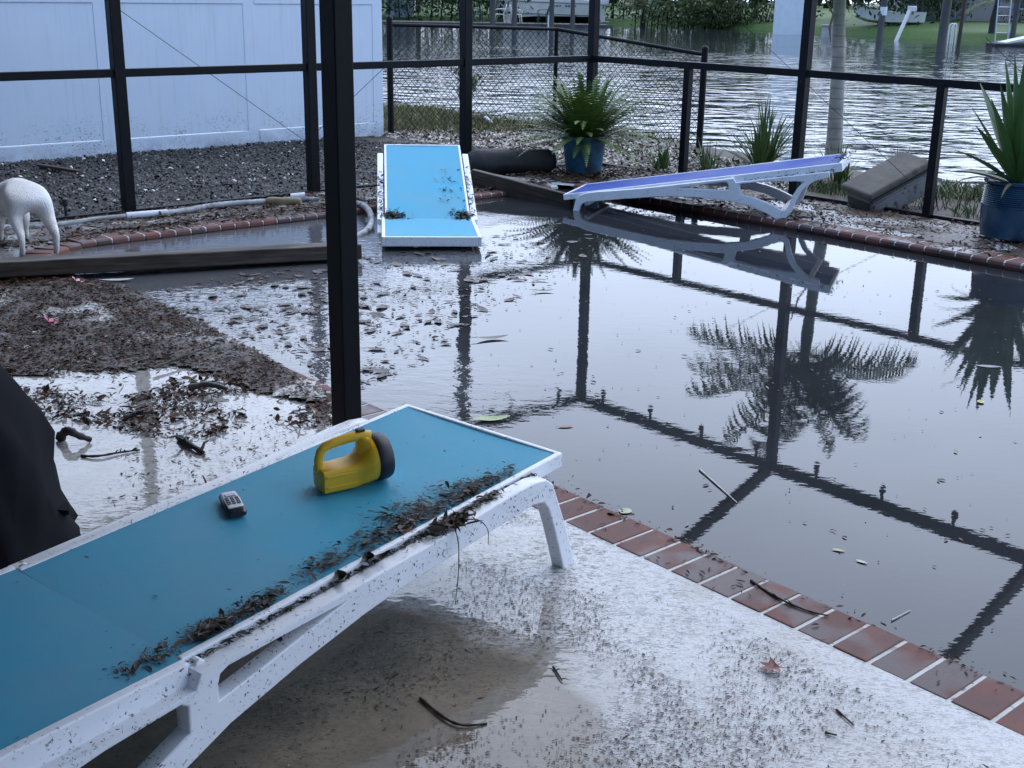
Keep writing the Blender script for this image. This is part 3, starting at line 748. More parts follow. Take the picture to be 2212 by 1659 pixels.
cable(a - dd * .8, b + dd * 3)

# string of bulbs along the top beams
t = thing('string_lights', 'string of small unlit bulbs hanging under the enclosure top beam', 'string lights', TR(C0, _ua))
mb = MB(); pts = []
for i in range(34): pts.append((.05 + i * .25, -.05, ZT - .03 - .02 * math.sin(i * math.pi / 2) ** 2))
mb.tube(pts, .004, 5); build('wire', mb, M['black_rubber'], t)
for i in range(14):
    mb = MB(); x = .35 + i * .61
    mb.lathe([(.006, .0), (.012, -.012), (.012, -.045), (.018, -.06), (.026, -.085), (.022, -.11), (.006, -.125)], 10, (x, -.05, ZT - .03)); build('bulb', mb, M['black_rubber'], t, smooth=60)
mb = MB(); mb.tube([(.05, -.15 - i * .25, ZT - .03) for i in range(20)], .004, 5); build('wire', mb, M['black_rubber'], t)
for i in range(7):
    mb = MB(); mb.lathe([(.006, .0), (.012, -.012), (.012, -.045), (.018, -.06), (.026, -.085), (.022, -.11), (.006, -.125)], 10, (.05, -.35 - i * .61, ZT - .03)); build('bulb', mb, M['black_rubber'], t, smooth=60)

# ================================================================= WHITE VINYL FENCE
FU = -2.9
t = thing('vinyl_fence', 'tall white vinyl privacy fence with mud splashes along its foot', 'fence', TR(uv(FU, 0, -.02), _ua))
pv = [-.36, -1.86, -3.34, -4.82, -6.3, -7.8]
FH = 1.50
for a, b in zip(pv[:-1], pv[1:]):
    mb = MB(); n = 9; w = (a - b - .127) / n
    for i in range(n):                                               # tongue-and-groove boards of one panel
        y1 = a - .0635 - i * w
        mb.box((0.041, y1 - w / 2, FH / 2 + .04), (.028, w - .0009, FH - .25)); 
    mb.box((.041, (a + b) / 2, FH / 2 + .04), (.0262, a - b - .13, FH - .27))
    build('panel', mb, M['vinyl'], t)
    for z, hh in ((.085, .14), (FH - .08, .14)):
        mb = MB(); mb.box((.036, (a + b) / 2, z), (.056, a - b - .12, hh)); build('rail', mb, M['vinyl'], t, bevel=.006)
for v in pv:
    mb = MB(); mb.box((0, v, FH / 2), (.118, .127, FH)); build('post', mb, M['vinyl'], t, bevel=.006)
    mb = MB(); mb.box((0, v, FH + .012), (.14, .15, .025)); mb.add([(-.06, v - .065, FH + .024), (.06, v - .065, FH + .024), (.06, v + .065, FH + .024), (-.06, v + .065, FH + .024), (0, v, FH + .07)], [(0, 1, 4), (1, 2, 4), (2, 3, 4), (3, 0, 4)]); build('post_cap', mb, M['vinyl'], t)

# ================================================================= CHAIN LINK FENCE
def on_z(sx, sy, z): return at(sx, sy, z)
cl = [uv(-2.93, -.14, 0), at(1197, 278, -.05), at(1510, 318, -.1)]
def z_at(p, sy):
    lo, hi = -2, 4
    for _ in range(50):
        m_ = (lo + hi) / 2; q = Vector((p.x, p.y, m_)) - Vector((0, 0, CAMZ)); y = 829.5 - FPX * q.dot(_up) / q.dot(_fwd)
        if y > sy: lo = m_
        else: hi = m_
    return m_
ct = [z_at(cl[0], 53), z_at(cl[1], 63), z_at(cl[2], 118)]
t = thing('chain_link_fence', 'black chain link fence running from the white fence along the canal bank', 'fence', TR(cl[1]))
cm = M['black_metal']
for p, z, r in ((cl[0], ct[0] + .05, .034), (cl[1], ct[1] - .02, .024), (cl[2], ct[2] + .05, .036)):
    mb = MB(); mb.tube([(p.x, p.y, -.45), (p.x, p.y, z)], r, 12)
    mb.tube([(p.x, p.y, z), (p.x, p.y, z + .02), (p.x, p.y, z + .045)], [r * 1.12, r * 1.12, r * .4], 12)
    build('post', mb, cm, t, world=True, smooth=50)
for i in (0, 1):
    a, b = cl[i].copy(), cl[i + 1].copy(); a.z, b.z = ct[i], ct[i + 1]
    mb = MB(); mb.tube([a, b], .021, 10); build('top_rail', mb, cm, t, world=True, smooth=50)
    mb = MB(); L = (Vector((b.x, b.y, 0)) - Vector((a.x, a.y, 0))).length; d = Vector((b.x - a.x, b.y - a.y, 0)) / L
    pit = .075; n = int(L / pit) + 1; off = Vector((-d.y, d.x, 0)) * .004
    for j in range(-16, n + 16):
        for sgn in (1, -1):
            s0 = j * pit; pts = []
            hgt = 1.3
            for zz in (0, 1):
                s = s0 + sgn * zz * hgt
                pts.append((s, zz * hgt))
            (s1, h1), (s2, h2) = pts
            lo = max(min(s1, s2), 0); hi = min(max(s1, s2), L)
            if hi <= lo: continue
            def P_(s):
                hh = (s - s0) * sgn; zt = a.z + (b.z - a.z) * s / L
                return Vector((a.x, a.y, 0)) + d * s + Vector((0, 0, zt - hgt + hh)) + off * sgn
            p, q = P_(lo), P_(hi)
            k = 4
            mb.tube([p, q], .0034, 3, cap=False)
    build('mesh', mb, cm, t, world=True)

# ================================================================= SUN LOUNGERS
LH = .32; ZS = LH / .35
def profile():
    outer = [(-.005, 0), (.047, 0), (.073, .078), (.102, .16), (.126, .219), (.146, .243), (.19, .254), (.45, .246), (.69, .236), (.80, .226), (.99, .198), (1.175, .160), (1.33, .105), (1.44, .040), (1.49, 0), (1.56, 0), (1.60, .037), (1.635, .11), (1.685, .178), (1.77, .229), (1.865, .242),
             (1.87, .27), (1.86, .279), (1.25, .274), (1.235, .305), (.60, .306), (.42, .311), (.28, .317), (.19, .316), (.14, .307), (.108, .282), (.085, .229), (.045, .137), (.01, .046)]
    h1 = [(.85, .283), (1.17, .289), (1.19, .281), (1.197, .262), (1.198, .226), (1.10, .241), (.98, .262)]
    h2 = [(1.27, .250), (1.285, .262), (1.45, .258), (1.645, .238), (1.70, .230), (1.655, .195), (1.61, .138), (1.578, .065), (1.56, .050), (1.535, .056), (1.44, .118), (1.36, .158), (1.272, .192)]
    return [outer, h1, h2]
def side_frame_mesh():
    cu = bpy.data.curves.new('frame_outline', 'CURVE'); cu.dimensions = '2D'; cu.fill_mode = 'BOTH'
    cu.extrude = .016; cu.bevel_depth = .0045; cu.bevel_resolution = 2; cu.offset = -.0045
    for r_ in profile():
        sp = cu.splines.new('POLY'); sp.points.add(len(r_) - 1); sp.use_cyclic_u = True
        for p, (x, z) in zip(sp.points, r_): p.co = (x, z, 0, 1)
    ob = bpy.data.objects.new('frame_outline', cu); COL.objects.link(ob)
    dg = bpy.context.evaluated_depsgraph_get(); dg.update()
    me = bpy.data.meshes.new_from_object(ob.evaluated_get(dg))
    bpy.data.objects.remove(ob); bpy.data.curves.remove(cu)
    me.transform(Matrix.Rotation(R(90), 4, 'X')); me.name = 'side_frame'; me.materials.clear()
    return me
FRAME = side_frame_mesh()
def panel(mbr, mbf, x0, x1, hw, zt, th, foot, w=.016):
    """white tray rim on three sides (open at the hinge) with the sling set just below its edge"""
    for c, s in [(((x0 + x1) / 2, hw - w / 2, zt - th / 2), (x1 - x0, w, th)), (((x0 + x1) / 2, -hw + w / 2, zt - th / 2), (x1 - x0, w, th))]: mbr.box(c, s)
    xe = x0 + w / 2 if foot else x1 - w / 2
    mbr.box((xe, 0, zt - th / 2), (w, 2 * hw - 2 * w, th))
    xa, xb = (x0 + w, x1) if foot else (x0, x1 - w)
    nx, ny = 24, 10; b = len(mbf.v)
    for i in range(nx + 1):
        for j in range(ny + 1):
            x = xa + (xb - xa) * i / nx; y = -hw + w + 2 * (hw - w) * j / ny
            sag = .004 * (1 - (2 * j / ny - 1) ** 2)
            mbf.v.append((x, y, zt - .0025 - sag))
    for i in range(nx):
        for j in range(ny):
            k = b + i * (ny + 1) + j; mbf.f.append([k, k + 1, k + ny + 2, k + ny + 1]); mbf.mi.append(0)
def lounger(label, Mx, fab, tilt, group):
    t = thing('sun_lounger', label, 'sun lounger', Mx, group)
    for s in (-1, 1):
        me = FRAME.copy(); me.transform(Matrix.Translation((0, s * .3065, 0)))
        o = mk('side_frame', me, M['white_plastic'], t, smooth=40)
    a, b = MB(), MB(); panel(a, b, 0, 1.241, .2775, LH, .042, True)
    build('seat_rim', a, M['white_plastic'], t, bevel=.004); build('seat_sling', b, fab, t, smooth=180)
    a, b = MB(), MB(); panel(a, b, 1.241, 1.95, .298, LH, .058, False, .022)
    hp = Vector((1.241, 0, LH - .0025)); Rm = Matrix.Rotation(-tilt, 3, 'Y')
    for q in (a, b): q.v = [tuple(hp + Rm @ (Vector(v) - hp)) for v in q.v]
    build('backrest_rim', a, M['white_plastic'], t, bevel=.004); build('backrest_sling', b, fab, t, smooth=180)
    for s in (-1, 1):
        mb = MB(); mb.box((1.236, s * .2835, .300), (.040, .010, .022)); mb.tube([(1.215, s * .278, .302), (1.215, s * .299, .302)], .012, 12); build('hinge', mb, M['white_plastic'], t, bevel=.003)
    for x, z in ((.17, .262), (1.52, .03), (1.80, .262)):
        mb = MB(); mb.bar((x, -.285, z * ZS), (x, .285, z * ZS), .035, .03); build('cross_bar', mb, M['white_plastic'], t, bevel=.004)
    return t
GRP = 'sun loungers around the flooded pool'
NEARM = TR((-.083, 3.203, .012), R(-127.35), R(2.4), R(-1.64))
FARM = TR((-.70, 9.160, .095), R(-84.05), R(15.37), R(-.38))
PURM = TR((.488, 9.005, -.213), R(-19.6), R(-10.0), 0)
lounger('near teal sling lounger in a white frame, carrying the yellow flashlight', NEARM, M['teal'], R(2.2), GRP)
lounger('bright blue lounger facing the camera, sunk in the pool at its low end', FARM, M['blue'], R(16.2), GRP)
lounger('violet blue lounger seen side on, tipped up on the right brick edge', PURM, M['violet'], R(.3), GRP)

# leaf litter lying on the loungers
def litter_on(name, Mx, pts, label, s0, s1, tilt=.35, zs=.006, curl=.7, aspect=None):
    P3 = np.array([tuple(Mx @ Vector(p)) for p in pts]); P3[:, 2] += np.abs(rng.normal(0, zs, len(P3)))
    n = len(P3)
    o = scatter(name, P3, rng.uniform(s0, s1, n) * rng.choice([.6, 1, 1.4], n), M['leaf'], [(.035, .025, .018), (.055, .04, .028), (.025, .02, .018), (.09, .07, .05), (.05, .045, .03)], tilt, aspect=rng.uniform(.25, .8, n) if aspect is None else aspect(n), curl=curl)
    o['kind'] = 'stuff'; tag(o, label, 'leaf litter'); return o
pts = []
def clumpy(x): return .25 + 1.5 * max(0, float(vnoise(np.array([[x, 0.3]]), 14, 5)[0]) - .25)
for _ in range(3400):                                                # drift on the sling along the near rim
    x = random.uniform(.16, 1.36)
    dens = math.exp(-((x - .43) / .16) ** 2) + .12 + .55 * math.exp(-((x - 1.12) / .10) ** 2) + .25 * math.exp(-((x - .85) / .08) ** 2)
    if random.random() > dens * clumpy(x): continue
    off = .010 + .03 * math.exp(-((x - .5) / .15) ** 2) + (.045 * max(0, min(1, (x - .55) / .15)) if x < .95 else .012)
    wd_ = .030 * math.exp(-((x - .47) / .17) ** 2) + .012 + .012 * clumpy(x * 1.7)
    y = .2585 - abs(random.gauss(off * .6, wd_)); pts.append((x, y, LH + .0005))
litter_on('lounger_litter', NEARM, pts, 'drift of wet dead leaves along the near rim of the teal sling', .009, .028, tilt=.14, zs=.0035, aspect=lambda n: rng.uniform(.25, .9, n), curl=.4)
pts2 = [(x + random.gauss(0, .02), y + random.gauss(-.006, .012), z) for x, y, z in pts for _ in range(3)]
litter_on('sling_mud', NEARM, [p for p in pts2 if p[1] < .262], 'fine dark crumbs around the leaf drift on the teal sling', .003, .009, tilt=.1, zs=.001, curl=.2)
pts = [(x_, random.gauss(.2835, .003), (.3065 if x_ < 1.24 else .277)) for x_ in [random.uniform(.14, 1.85) for _ in range(900)]] + [(random.gauss(.50, .06), random.gauss(.297, .012), .311) for _ in range(190)] + [(random.gauss(.34, .03), random.gauss(.293, .008), .316) for _ in range(120)]
litter_on('ledge_litter', NEARM, pts, 'leaf scraps caught on the near white frame ledge of the teal lounger', .006, .022, tilt=.2, zs=.003)
pts = [(random.uniform(0.02, 1.9), .3285, (random.uniform(.285, .32) if random.random() < .7 else random.uniform(.25, .30)) * ZS) for _ in range(420)]
litter_on('frame_splash', NEARM, pts, 'flecks of leaf stuck to the outer side of the teal lounger frame', .003, .008, tilt=1.2, zs=.001, curl=.2)
pts = [(random.uniform(.25, 1.0), random.uniform(-.272, -.262), LH + .002) for _ in range(70)] + [(random.uniform(0.0, 1.9), random.uniform(-.26, .25), LH - .004) for _ in range(60)]
litter_on('sling_specks', NEARM, pts, 'tiny specks scattered on the teal sling', .003, .009, zs=.001, curl=.2)
pts = []
for _ in range(700):
    s = random.choice((-1, 1)); x = random.gauss(1.235, .05); y = s * (.275 - abs(random.gauss(0, .075 if s < 0 else .05))); pts.append((x, y, LH - .004 + .3 * max(0, x - 1.24) * .28))
for _ in range(420):
    s = random.choice((-1, 1)); pts.append((random.uniform(.3, 1.2), s * random.gauss(.302, .012), .328 * ZS))
for _ in range(50): pts.append((random.gauss(.72, .16), random.gauss(.17, .05), LH))
litter_on('blue_lounger_litter', FARM, pts, 'brown leaf clumps in the fold and on the frame of the blue lounger', .012, .04, zs=.006)
pts = [(random.uniform(1.3, 1.9), random.uniform(-.31, -.29), .305 * ZS) for _ in range(120)] + [(random.gauss(.8, .1), random.gauss(-.305, .01), .29 * ZS) for _ in range(80)] + [(random.gauss(1.93, .03), random.uniform(-.2, .27), LH + .01) for _ in range(150)]
litter_on('violet_lounger_litter', PURM, pts, 'leaf scraps on the frame of the violet lounger', .01, .03)

# ================================================================= FLASHLIGHT AND REMOTE
zsl = LH + .012
def on_panel(sx, sy, lift=0):
    """sight line onto the near lounger's sling plane, in lounger coordinates"""
    inv = NEARM.inverted(); o = inv @ Vector((0, 0, CAMZ)); d = (inv.to_3x3() @ ray(sx, sy)); k = (LH - .004 + lift - o.z) / d.z
    return o + d * k
a, b = on_panel(697, 1068), on_panel(822, 1040)
ang = math.atan2(b.y - a.y, b.x - a.x)
a2 = a + Vector((-math.sin(ang), math.cos(ang), 0)) * -.0
FM = NEARM @ Matrix.Translation(a2) @ Matrix.Rotation(ang, 4, 'Z')
_s = (b - a).length / .143
FM = FM @ Matrix.Diagonal((_s * .95, _s, _s * .93, 1))
# which way is away from the camera, so that the body sits behind the near bottom edge
inv = FM.inverted(); side = 1 if (inv @ Vector((0, 3.6, .4))).y > 0 else -1
FM = FM @ Matrix.Translation((0, side * .024, 0))
t = thing('flashlight', 'yellow lantern flashlight with carrying handle and black lens ring', 'flashlight', FM)
def sect(x, hw, zb, zt, ch, n8=True):
    """chamfered body section"""
    return [Vector((x, -hw + ch, zb)), Vector((x, hw - ch, zb)), Vector((x, hw, zb + ch)), Vector((x, hw, zt - ch)), Vector((x, hw - ch, zt)), Vector((x, -hw + ch, zt)), Vector((x, -hw, zt - ch)), Vector((x, -hw, zb + ch))]
def circ(x, r, zc, n=32, ph=0): return [Vector((x, r * math.cos(2 * math.pi * i / n + ph), zc + r * math.sin(2 * math.pi * i / n + ph))) for i in range(n)]
def supersect(x, hw, zb, zt, p, n=32):
    zc, hz = (zb + zt) / 2, (zt - zb) / 2; out = []
    for i in range(n):
        a_ = 2 * math.pi * i / n; c_, s_ = math.cos(a_), math.sin(a_)
        out.append(Vector((x, hw * abs(c_) ** (2 / p) * (1 if c_ > 0 else -1), zc + hz * abs(s_) ** (2 / p) * (1 if s_ > 0 else -1))))
    return out
mb = MB()
mb.rings([supersect(.000, .029, .003, .055, 7), supersect(.003, .0335, .001, .058, 8), supersect(.050, .0345, .001, .060, 8), supersect(.086, .036, .001, .062, 7), supersect(.102, .042, .001, .074, 3), supersect(.117, .050, .001, .096, 2.4), supersect(.130, .054, .002, .110, 2.1), supersect(.140, .0555, .002, .113, 2)])
build('body', mb, M['yellow'], t, smooth=45)
mb = MB()                                                            # raised side ribs moulded on the body
for s in (-1, 1):
    mb.box((.050, s * .0348, .046), (.085, .003, .006)); mb.box((.048, s * .0348, .018), (.080, .003, .005)); 
build('side_rib', mb, M['yellow'], t, bevel=.001)
mb = MB(); mb.tube([(.004, 0, .052), (.003, 0, .080), (.008, 0, .100), (.020, 0, .112), (.045, 0, .118), (.080, 0, .123), (.112, 0, .124), (.134, 0, .116)], [.0095, .009, .009, .0095, .0098, .010, .011, .013], 12, flat=1.25)
build('handle', mb, M['yellow'], t, smooth=60)
mb = MB(); mb.rings([supersect(.102, .009, .060, .122, 3), supersect(.111, .020, .060, .125, 3), supersect(.128, .032, .05, .122, 2.4)]); build('neck', mb, M['yellow'], t, smooth=50)
mb = MB(); mb.rings([circ(.138, .056, .0575), circ(.141, .0585, .0575), circ(.152, .0595, .0575), circ(.168, .0585, .0575), circ(.176, .055, .0575), circ(.176, .049, .0575), circ(.170, .047, .0575)]); build('lens_ring', mb, M['black_rubber'], t, smooth=40)
mb = MB(); mb.rings([circ(.1715, .047, .0575), circ(.1735, .03, .0575), circ(.174, .005, .0575)]); build('lens', mb, simple('clear_lens', (.55, .58, .62), .08, .05), t, smooth=60)
mb = MB(); mb.box((.112, 0, .1375), (.022, .016, .008)); build('switch', mb, M['black_rubber'], t, bevel=.003)

a, b = on_panel(490, 1066, .012), on_panel(516, 1112, .012)
ang = math.atan2(b.y - a.y, b.x - a.x); c = (a + b) / 2; c.z = LH - .004
ln = (b - a).length * .88
RM_ = NEARM @ Matrix.Translation(c) @ Matrix.Rotation(ang, 4, 'Z')
t = thing('remote_control', 'small pale grey remote control with dark buttons on the teal sling', 'remote control', RM_)
mb = MB(); mb.rings([supersect(-ln / 2, .0185, .006, .016, 3), supersect(-ln / 2 + .006, .0225, .001, .020, 3.6), supersect(0, .0235, .0, .021, 3.6), supersect(ln / 2 - .008, .0225, .0, .020, 3.6), supersect(ln / 2, .0195, .003, .015, 3)]); build('case', mb, simple('dark_plastic_case', (.022, .022, .028), .3, .1), t, smooth=50)
mb = MB(); mb.rings([supersect(-ln / 2 + .006, .017, .0192, .0225, 4), supersect(0, .0195, .0200, .0235, 4), supersect(ln / 2 - .015, .0185, .0192, .0225, 4)]); build('face_plate', mb, simple('silver_face_plate', (.50, .50, .50), .3, .1), t, smooth=40)
dk = simple('dark_buttons', (.02, .018, .025), .4, .1)
for i in range(4):
    for j in range(3):
        mb = MB(); mb.box((-.010 + i * .0098, -.0115 + j * .0115, .0242), (.0066, .0082, .0024)); build('button', mb, dk, t, bevel=.0008)
mb = MB(); mb.box((-.026, 0, .0238), (.014, .026, .0018)); build('display', mb, simple('violet_display', (.10, .08, .28), .12, .05), t, bevel=.0008)

# ================================================================= POTTED PLANTS
def frond_blade(mb, base, d, L, w, droop, n=8, fold=.35, twist=0):
    """sword leaf: V section strip that bends under its weight"""
    d = d.normalized(); p = Vector(base); side = d.cross(Vector((0, 0, 1)))
    if side.length < 1e-3: side = Vector((1, 0, 0))
    side.normalize(); side = Matrix.Rotation(twist, 3, d) @ side
    vs = []
    for i in range(n + 1):
        s = i / n; ww = w * (0.55 + .9 * s if s < .45 else 1.0 * max(.02, (1 - s) / .55) ** .75) * .5
        up = side.cross(d).normalized()
        vs += [p - side * ww + up * ww * fold, p.copy(), p + side * ww + up * ww * fold]
        p = p + d * (L / n); d = (d + Vector((0, 0, -1)) * droop * (s + .15) / n).normalized()
    mb.add(vs, [(3 * i + a, 3 * i + a + 1, 3 * i + a + 4, 3 * i + a + 3) for i in range(n) for a in (0, 1)])
def leafmat(name, c1, c2, rough=.4):
    k = NM(name); r_ = k.new('ShaderNodeNewGeometry').outputs['Random Per Island']
    c = k.mix(r_, c1, c2); f = k.noise(18, 4, k.coord(False)); c = k.mix(k.rng(f, .4, .75, 0, .35), c, (.10, .085, .03))
    return k.set(color=c, rough=rough, spec=.45)
M['sword'] = leafmat('agave_leaf', (.045, .11, .028), (.10, .20, .055), .35)
M['iris'] = leafmat('iris_leaf', (.040, .10, .026), (.11, .18, .045))
M['fern'] = leafmat('fern_leaf', (.045, .10, .018), (.14, .21, .038), .5)
M['dry'] = leafmat('dry_leaf', (.10, .075, .04), (.20, .15, .08), .7)

# fern in blue tapered pot
fp = uv(.60, -.66, -.02)
t = thing('potted_fern', 'bushy arching fern in a tapered blue pot by the screen corner', 'potted plant', TR(fp))
potb = simple('blue_painted_pot', (.025, .12, .20), .45, .3, 5, .001, 40, dirt=(.03, .028, .025), dscale=9, dthr=.50)
mb = MB(); mb.lathe([(.142, 0), (.144, .01), (.182, .31), (.188, .315), (.193, .345), (.187, .355), (.172, .352), (.166, .31), (.13, .29), (.0, .29)], 40); build('pot', mb, potb, t, smooth=40)
mb = MB(); mb.lathe([(.156, .30), (.10, .325), (0, .33)], 20); build('soil', mb, M['soil'], t)
def fern_frond(mb, base, az, L, el, droop, w):
    d = Vector((math.cos(az) * math.cos(el), math.sin(az) * math.cos(el), math.sin(el))); p = Vector(base); n = 22
    for i in range(n):
        s = i / n; side = d.cross(Vector((0, 0, 1)))
        if side.length < 1e-3: side = Vector((1, 0, 0))
        side.normalize(); up = side.cross(d)
        ww = w * math.sin(math.pi * min(1, (s * .92 + .08))) ** .6 * (1 - .35 * s)
        for sg in (-1, 1):
            q = p + side * sg * ww + d * ww * .25 - up * ww * .12; b2 = d * (L / n) * .42
            mb.add([p - b2, p + b2, q + b2 * .25, q - b2 * .45], [(0, 1, 2, 3)])
        p2 = p + d * (L / n); mb.add([p - side * .002, p + side * .002, p2 + side * .002, p2 - side * .002], [(0, 1, 2, 3)])
        p = p2; d = (d + Vector((0, 0, -1)) * droop * (.3 + s) / n).normalized()
for i in range(185):
    mb = MB(); az = random.uniform(0, 2 * math.pi); e = random.choice((74, 62, 50, 40, 30, 18, 6)) + random.uniform(-9, 9); el = R(e); L = random.uniform(.44, .64) * (1.14 if e < 45 else 1)
    dr = random.uniform(1.0, 2.2) if e > 45 else random.uniform(.45, 1.15)
    fern_frond(mb, (.07 * math.cos(az), .07 * math.sin(az), .33), az, L, el, dr, random.uniform(.042, .062))
    build('frond', mb, M['fern'], t)
for i in range(5):
    mb = MB(); az = random.uniform(0, math.pi); fern_frond(mb, (.08 * math.cos(az), .08 * math.sin(az), .33), az, random.uniform(.45, .6), R(random.uniform(5, 30)), 2.4, .03); build('frond', mb, M['dry'], t)

# agave-like sword plant in ribbed dark blue pot
ap = at(2192, 515, .03); ap = Vector((ap.x + .03, ap.y + .10, .028))
t = thing('potted_agave', 'tall sword leaved plant in a ribbed dark blue pot on the right deck', 'potted plant', TR(ap))
mb = MB(); pr_ = [(.19, 0), (.205, .004)]
for i in range(26):
    z = .02 + i * .0125; r_ = .208 + .012 * math.sin(math.pi * min(1, z / .34))
    if i > 14: pr_ += [(r_ + .004, z), (r_ - .003, z + .006)]
    else: pr_ += [(r_, z), (r_ + .0005, z + .006)]
pr_ += [(.222, .345), (.224, .36), (.212, .365), (.20, .34), (.0, .33)]
mb.lathe(pr_, 44)
build('pot', mb, simple('glazed_dark_blue_pot', (.018, .055, .10), .28, .4, 6, .001, 30, dirt=(.05, .06, .07), dscale=14, dthr=.55), t, smooth=35)
specs = [(195, 72, .66), (170, 58, .56), (150, 66, .68), (128, 78, .78), (205, 45, .55), (180, 32, .48), (210, 62, .62), (95, 84, .86), (70, 80, .80), (40, 76, .84), (20, 66, .78), (0, 58, .75), (340, 72, .72), (300, 64, .60), (270, 74, .62), (240, 66, .60), (225, 80, .76), (120, 60, .70), (60, 62, .7), (10, 82, .86), (330, 50, .6), (250, 50, .45), (215, 20, .40), (160, 14, .38), (188, 82, .80), (30, 45, .6)]
for az, el, L in specs:
    mb = MB(); az, el = R(az + random.uniform(-6, 6)), R(el); d = Vector((math.cos(az) * math.cos(el), math.sin(az) * math.cos(el), math.sin(el)))
    frond_blade(mb, (.05 * math.cos(az), .05 * math.sin(az), .33), d, L, random.uniform(.095, .130), random.uniform(.05, .25) if el > R(40) else .5, 10, .35)
    build('leaf', mb, M['sword'], t, smooth=30)
for az, el, L in [(205, 15, .5), (235, 8, .35), (300, 0, .3), (190, -2, .3), (280, 10, .35)]:
    mb = MB(); az, el = R(az), R(el); frond_blade(mb, (.12 * math.cos(az), .12 * math.sin(az), .345), Vector((math.cos(az) * math.cos(el), math.sin(az) * math.cos(el), math.sin(el))), L, .03, 1.6, 8, .5); build('dead_leaf', mb, M['dry'], t)

def clump(name, label, p, n, h0, h1, w, spread, mat, cat='plant', group=None, dry=.1, br=.06):
    t = tag(bpy.data.objects.new(name, None), label, cat, group); COL.objects.link(t); t.matrix_world = TR(p); MW[t.name] = TR(p)
    for i in range(n):
        mb = MB(); az = random.uniform(0, 2 * math.pi); el = R(90) - abs(random.gauss(0, spread)); L = random.uniform(h0, h1)
        d = Vector((math.cos(az) * math.cos(el), math.sin(az) * math.cos(el), math.sin(el)))
        frond_blade(mb, (br * random.uniform(-1, 1), br * random.uniform(-1, 1), 0), d, L, w * random.uniform(.7, 1.2), random.uniform(.1, 1.1) * (1 + spread), 7, .3)
        build('leaf', mb, M['dry'] if random.random() < dry else mat, t)
    return t
gz = lambda p: yard_z(np.array([[p[0], p[1]]]))[0]
def gp(sx, sy, z=-.03):
    p = at(sx, sy, z); p.z = gz(p) - .01; return p
clump('iris_plant', 'tall spiky iris clump outside the right screen wall beside the palm trunk', gp(1648, 362), 110, .36, .74, .024, .80, M['iris'], br=.07)
clump('iris_plant', 'low grassy tuft on the shell bed left of the short screen post', gp(1425, 372), 40, .18, .36, .018, .55, M['iris'])
clump('iris_plant', 'low dark tuft on the shell bed right of the short screen post', gp(1530, 376), 40, .18, .36, .018, .6, M['iris'])
clump('iris_plant', 'arching tuft behind the raised end of the violet lounger', gp(1812, 408), 48, .22, .44, .022, .65, M['iris'])
clump('iris_plant', 'thin reedy sprouts behind the grey storage box', gp(1945, 385), 16, .25, .42, .010, .3, M['iris'], dry=.5)

# small green shrub by the chain link fence
def leaf_cloud(name, parent, c, rad, n, s0, s1, pal, drop=0.0, seed=None, mat='foliage', clumps=None):
    k = clumps or max(6, n // 60)
    cc = rng.normal(0, .55, (k, 3)); cc /= np.maximum(1, np.linalg.norm(cc, axis=1))[:, None]
    idx = rng.integers(0, k, n); P = cc[idx] * .85 + rng.normal(0, .22, (n, 3))
    P = P * np.array(rad) + np.array(c); P[:, 2] -= drop * np.hypot(P[:, 0] - c[0], P[:, 1] - c[1]) * .3
    return scatter(name, P, rng.uniform(s0, s1, n), M[mat], pal, .9, aspect=rng.uniform(.5, 1.0, n), parent=parent, curl=.4)
sp_ = at(1000, 262, -.05); sp_ = Vector((sp_.x, sp_.y, gz(sp_)))
t = thing('shrub', 'small pale green shrub standing beyond the chain link fence', 'shrub', TR(sp_))
mb = MB(); mb.tube([(0, 0, -.05), (.02, 0, .2), (-.02, .02, .45)], [.015, .012, .006], 6); mb.tube([(.02, 0, .15), (.12, .03, .4)], [.009, .004], 6); mb.tube([(0, 0, .2), (-.13, 0, .42)], [.009, .004], 6); build('stem', mb, M['bark'], t)
leaf_cloud('foliage', t, (0, 0, .42), (.19, .16, .26), 750, .025, .06, [(.07, .11, .03), (.10, .14, .04), (.05, .08, .025), (.14, .16, .06)])

# ================================================================= PALM
pb = at(1800, 338, -.03); pb = Vector((pb.x, pb.y, -.15))
t = thing('palm_tree', 'slender young palm tree with a smooth grey trunk outside the right screen wall', 'palm tree', TR(pb))
k = NM('ringed_palm_trunk'); vec = k.coord(False); sep = k.new('ShaderNodeSeparateXYZ'); k.link(vec, sep.inputs[0])
wv = k.new('ShaderNodeTexWave', bands_direction='Z'); wv.inputs['Scale'].default_value = 3.2; wv.inputs['Distortion'].default_value = 1.2; k.link(vec, wv.inputs['Vector'])
f = k.noise(7, 5, vec); c = k.mix(k.rng(f, .3, .7), (.22, .19, .15), (.37, .33, .28)); c = k.mix(k.rng(wv.outputs['Fac'], 0, .12, .55, 0), c, (.10, .085, .065))
g2 = k.rng(sep.outputs['Z'], 1.15, 1.55); c = k.mix(k.math('MULTIPLY', g2, .7), c, (.10, .115, .05))
trunk_m = k.set(color=c, rough=.6, normal=k.bump(f, .4, .01))
mb = MB(); pts = [(0, 0, -.2), (0, 0, 0), (-.005, 0, .3), (-.03, 0, .9), (-.075, 0, 1.5), (-.09, .0, 1.9)]
mb.tube(pts, [.10, .092, .078, .066, .06, .055], 16); build('trunk', mb, trunk_m, t, smooth=60)
mb = MB(); mb.tube([(-.09, 0, 1.85), (-.095, 0, 2.0), (-.10, 0, 2.25), (-.10, 0, 2.4)], [.057, .065, .05, .02], 14); build('crownshaft', mb, simple('green_crownshaft', (.07, .11, .04), .4, .25, 6), t, smooth=60)
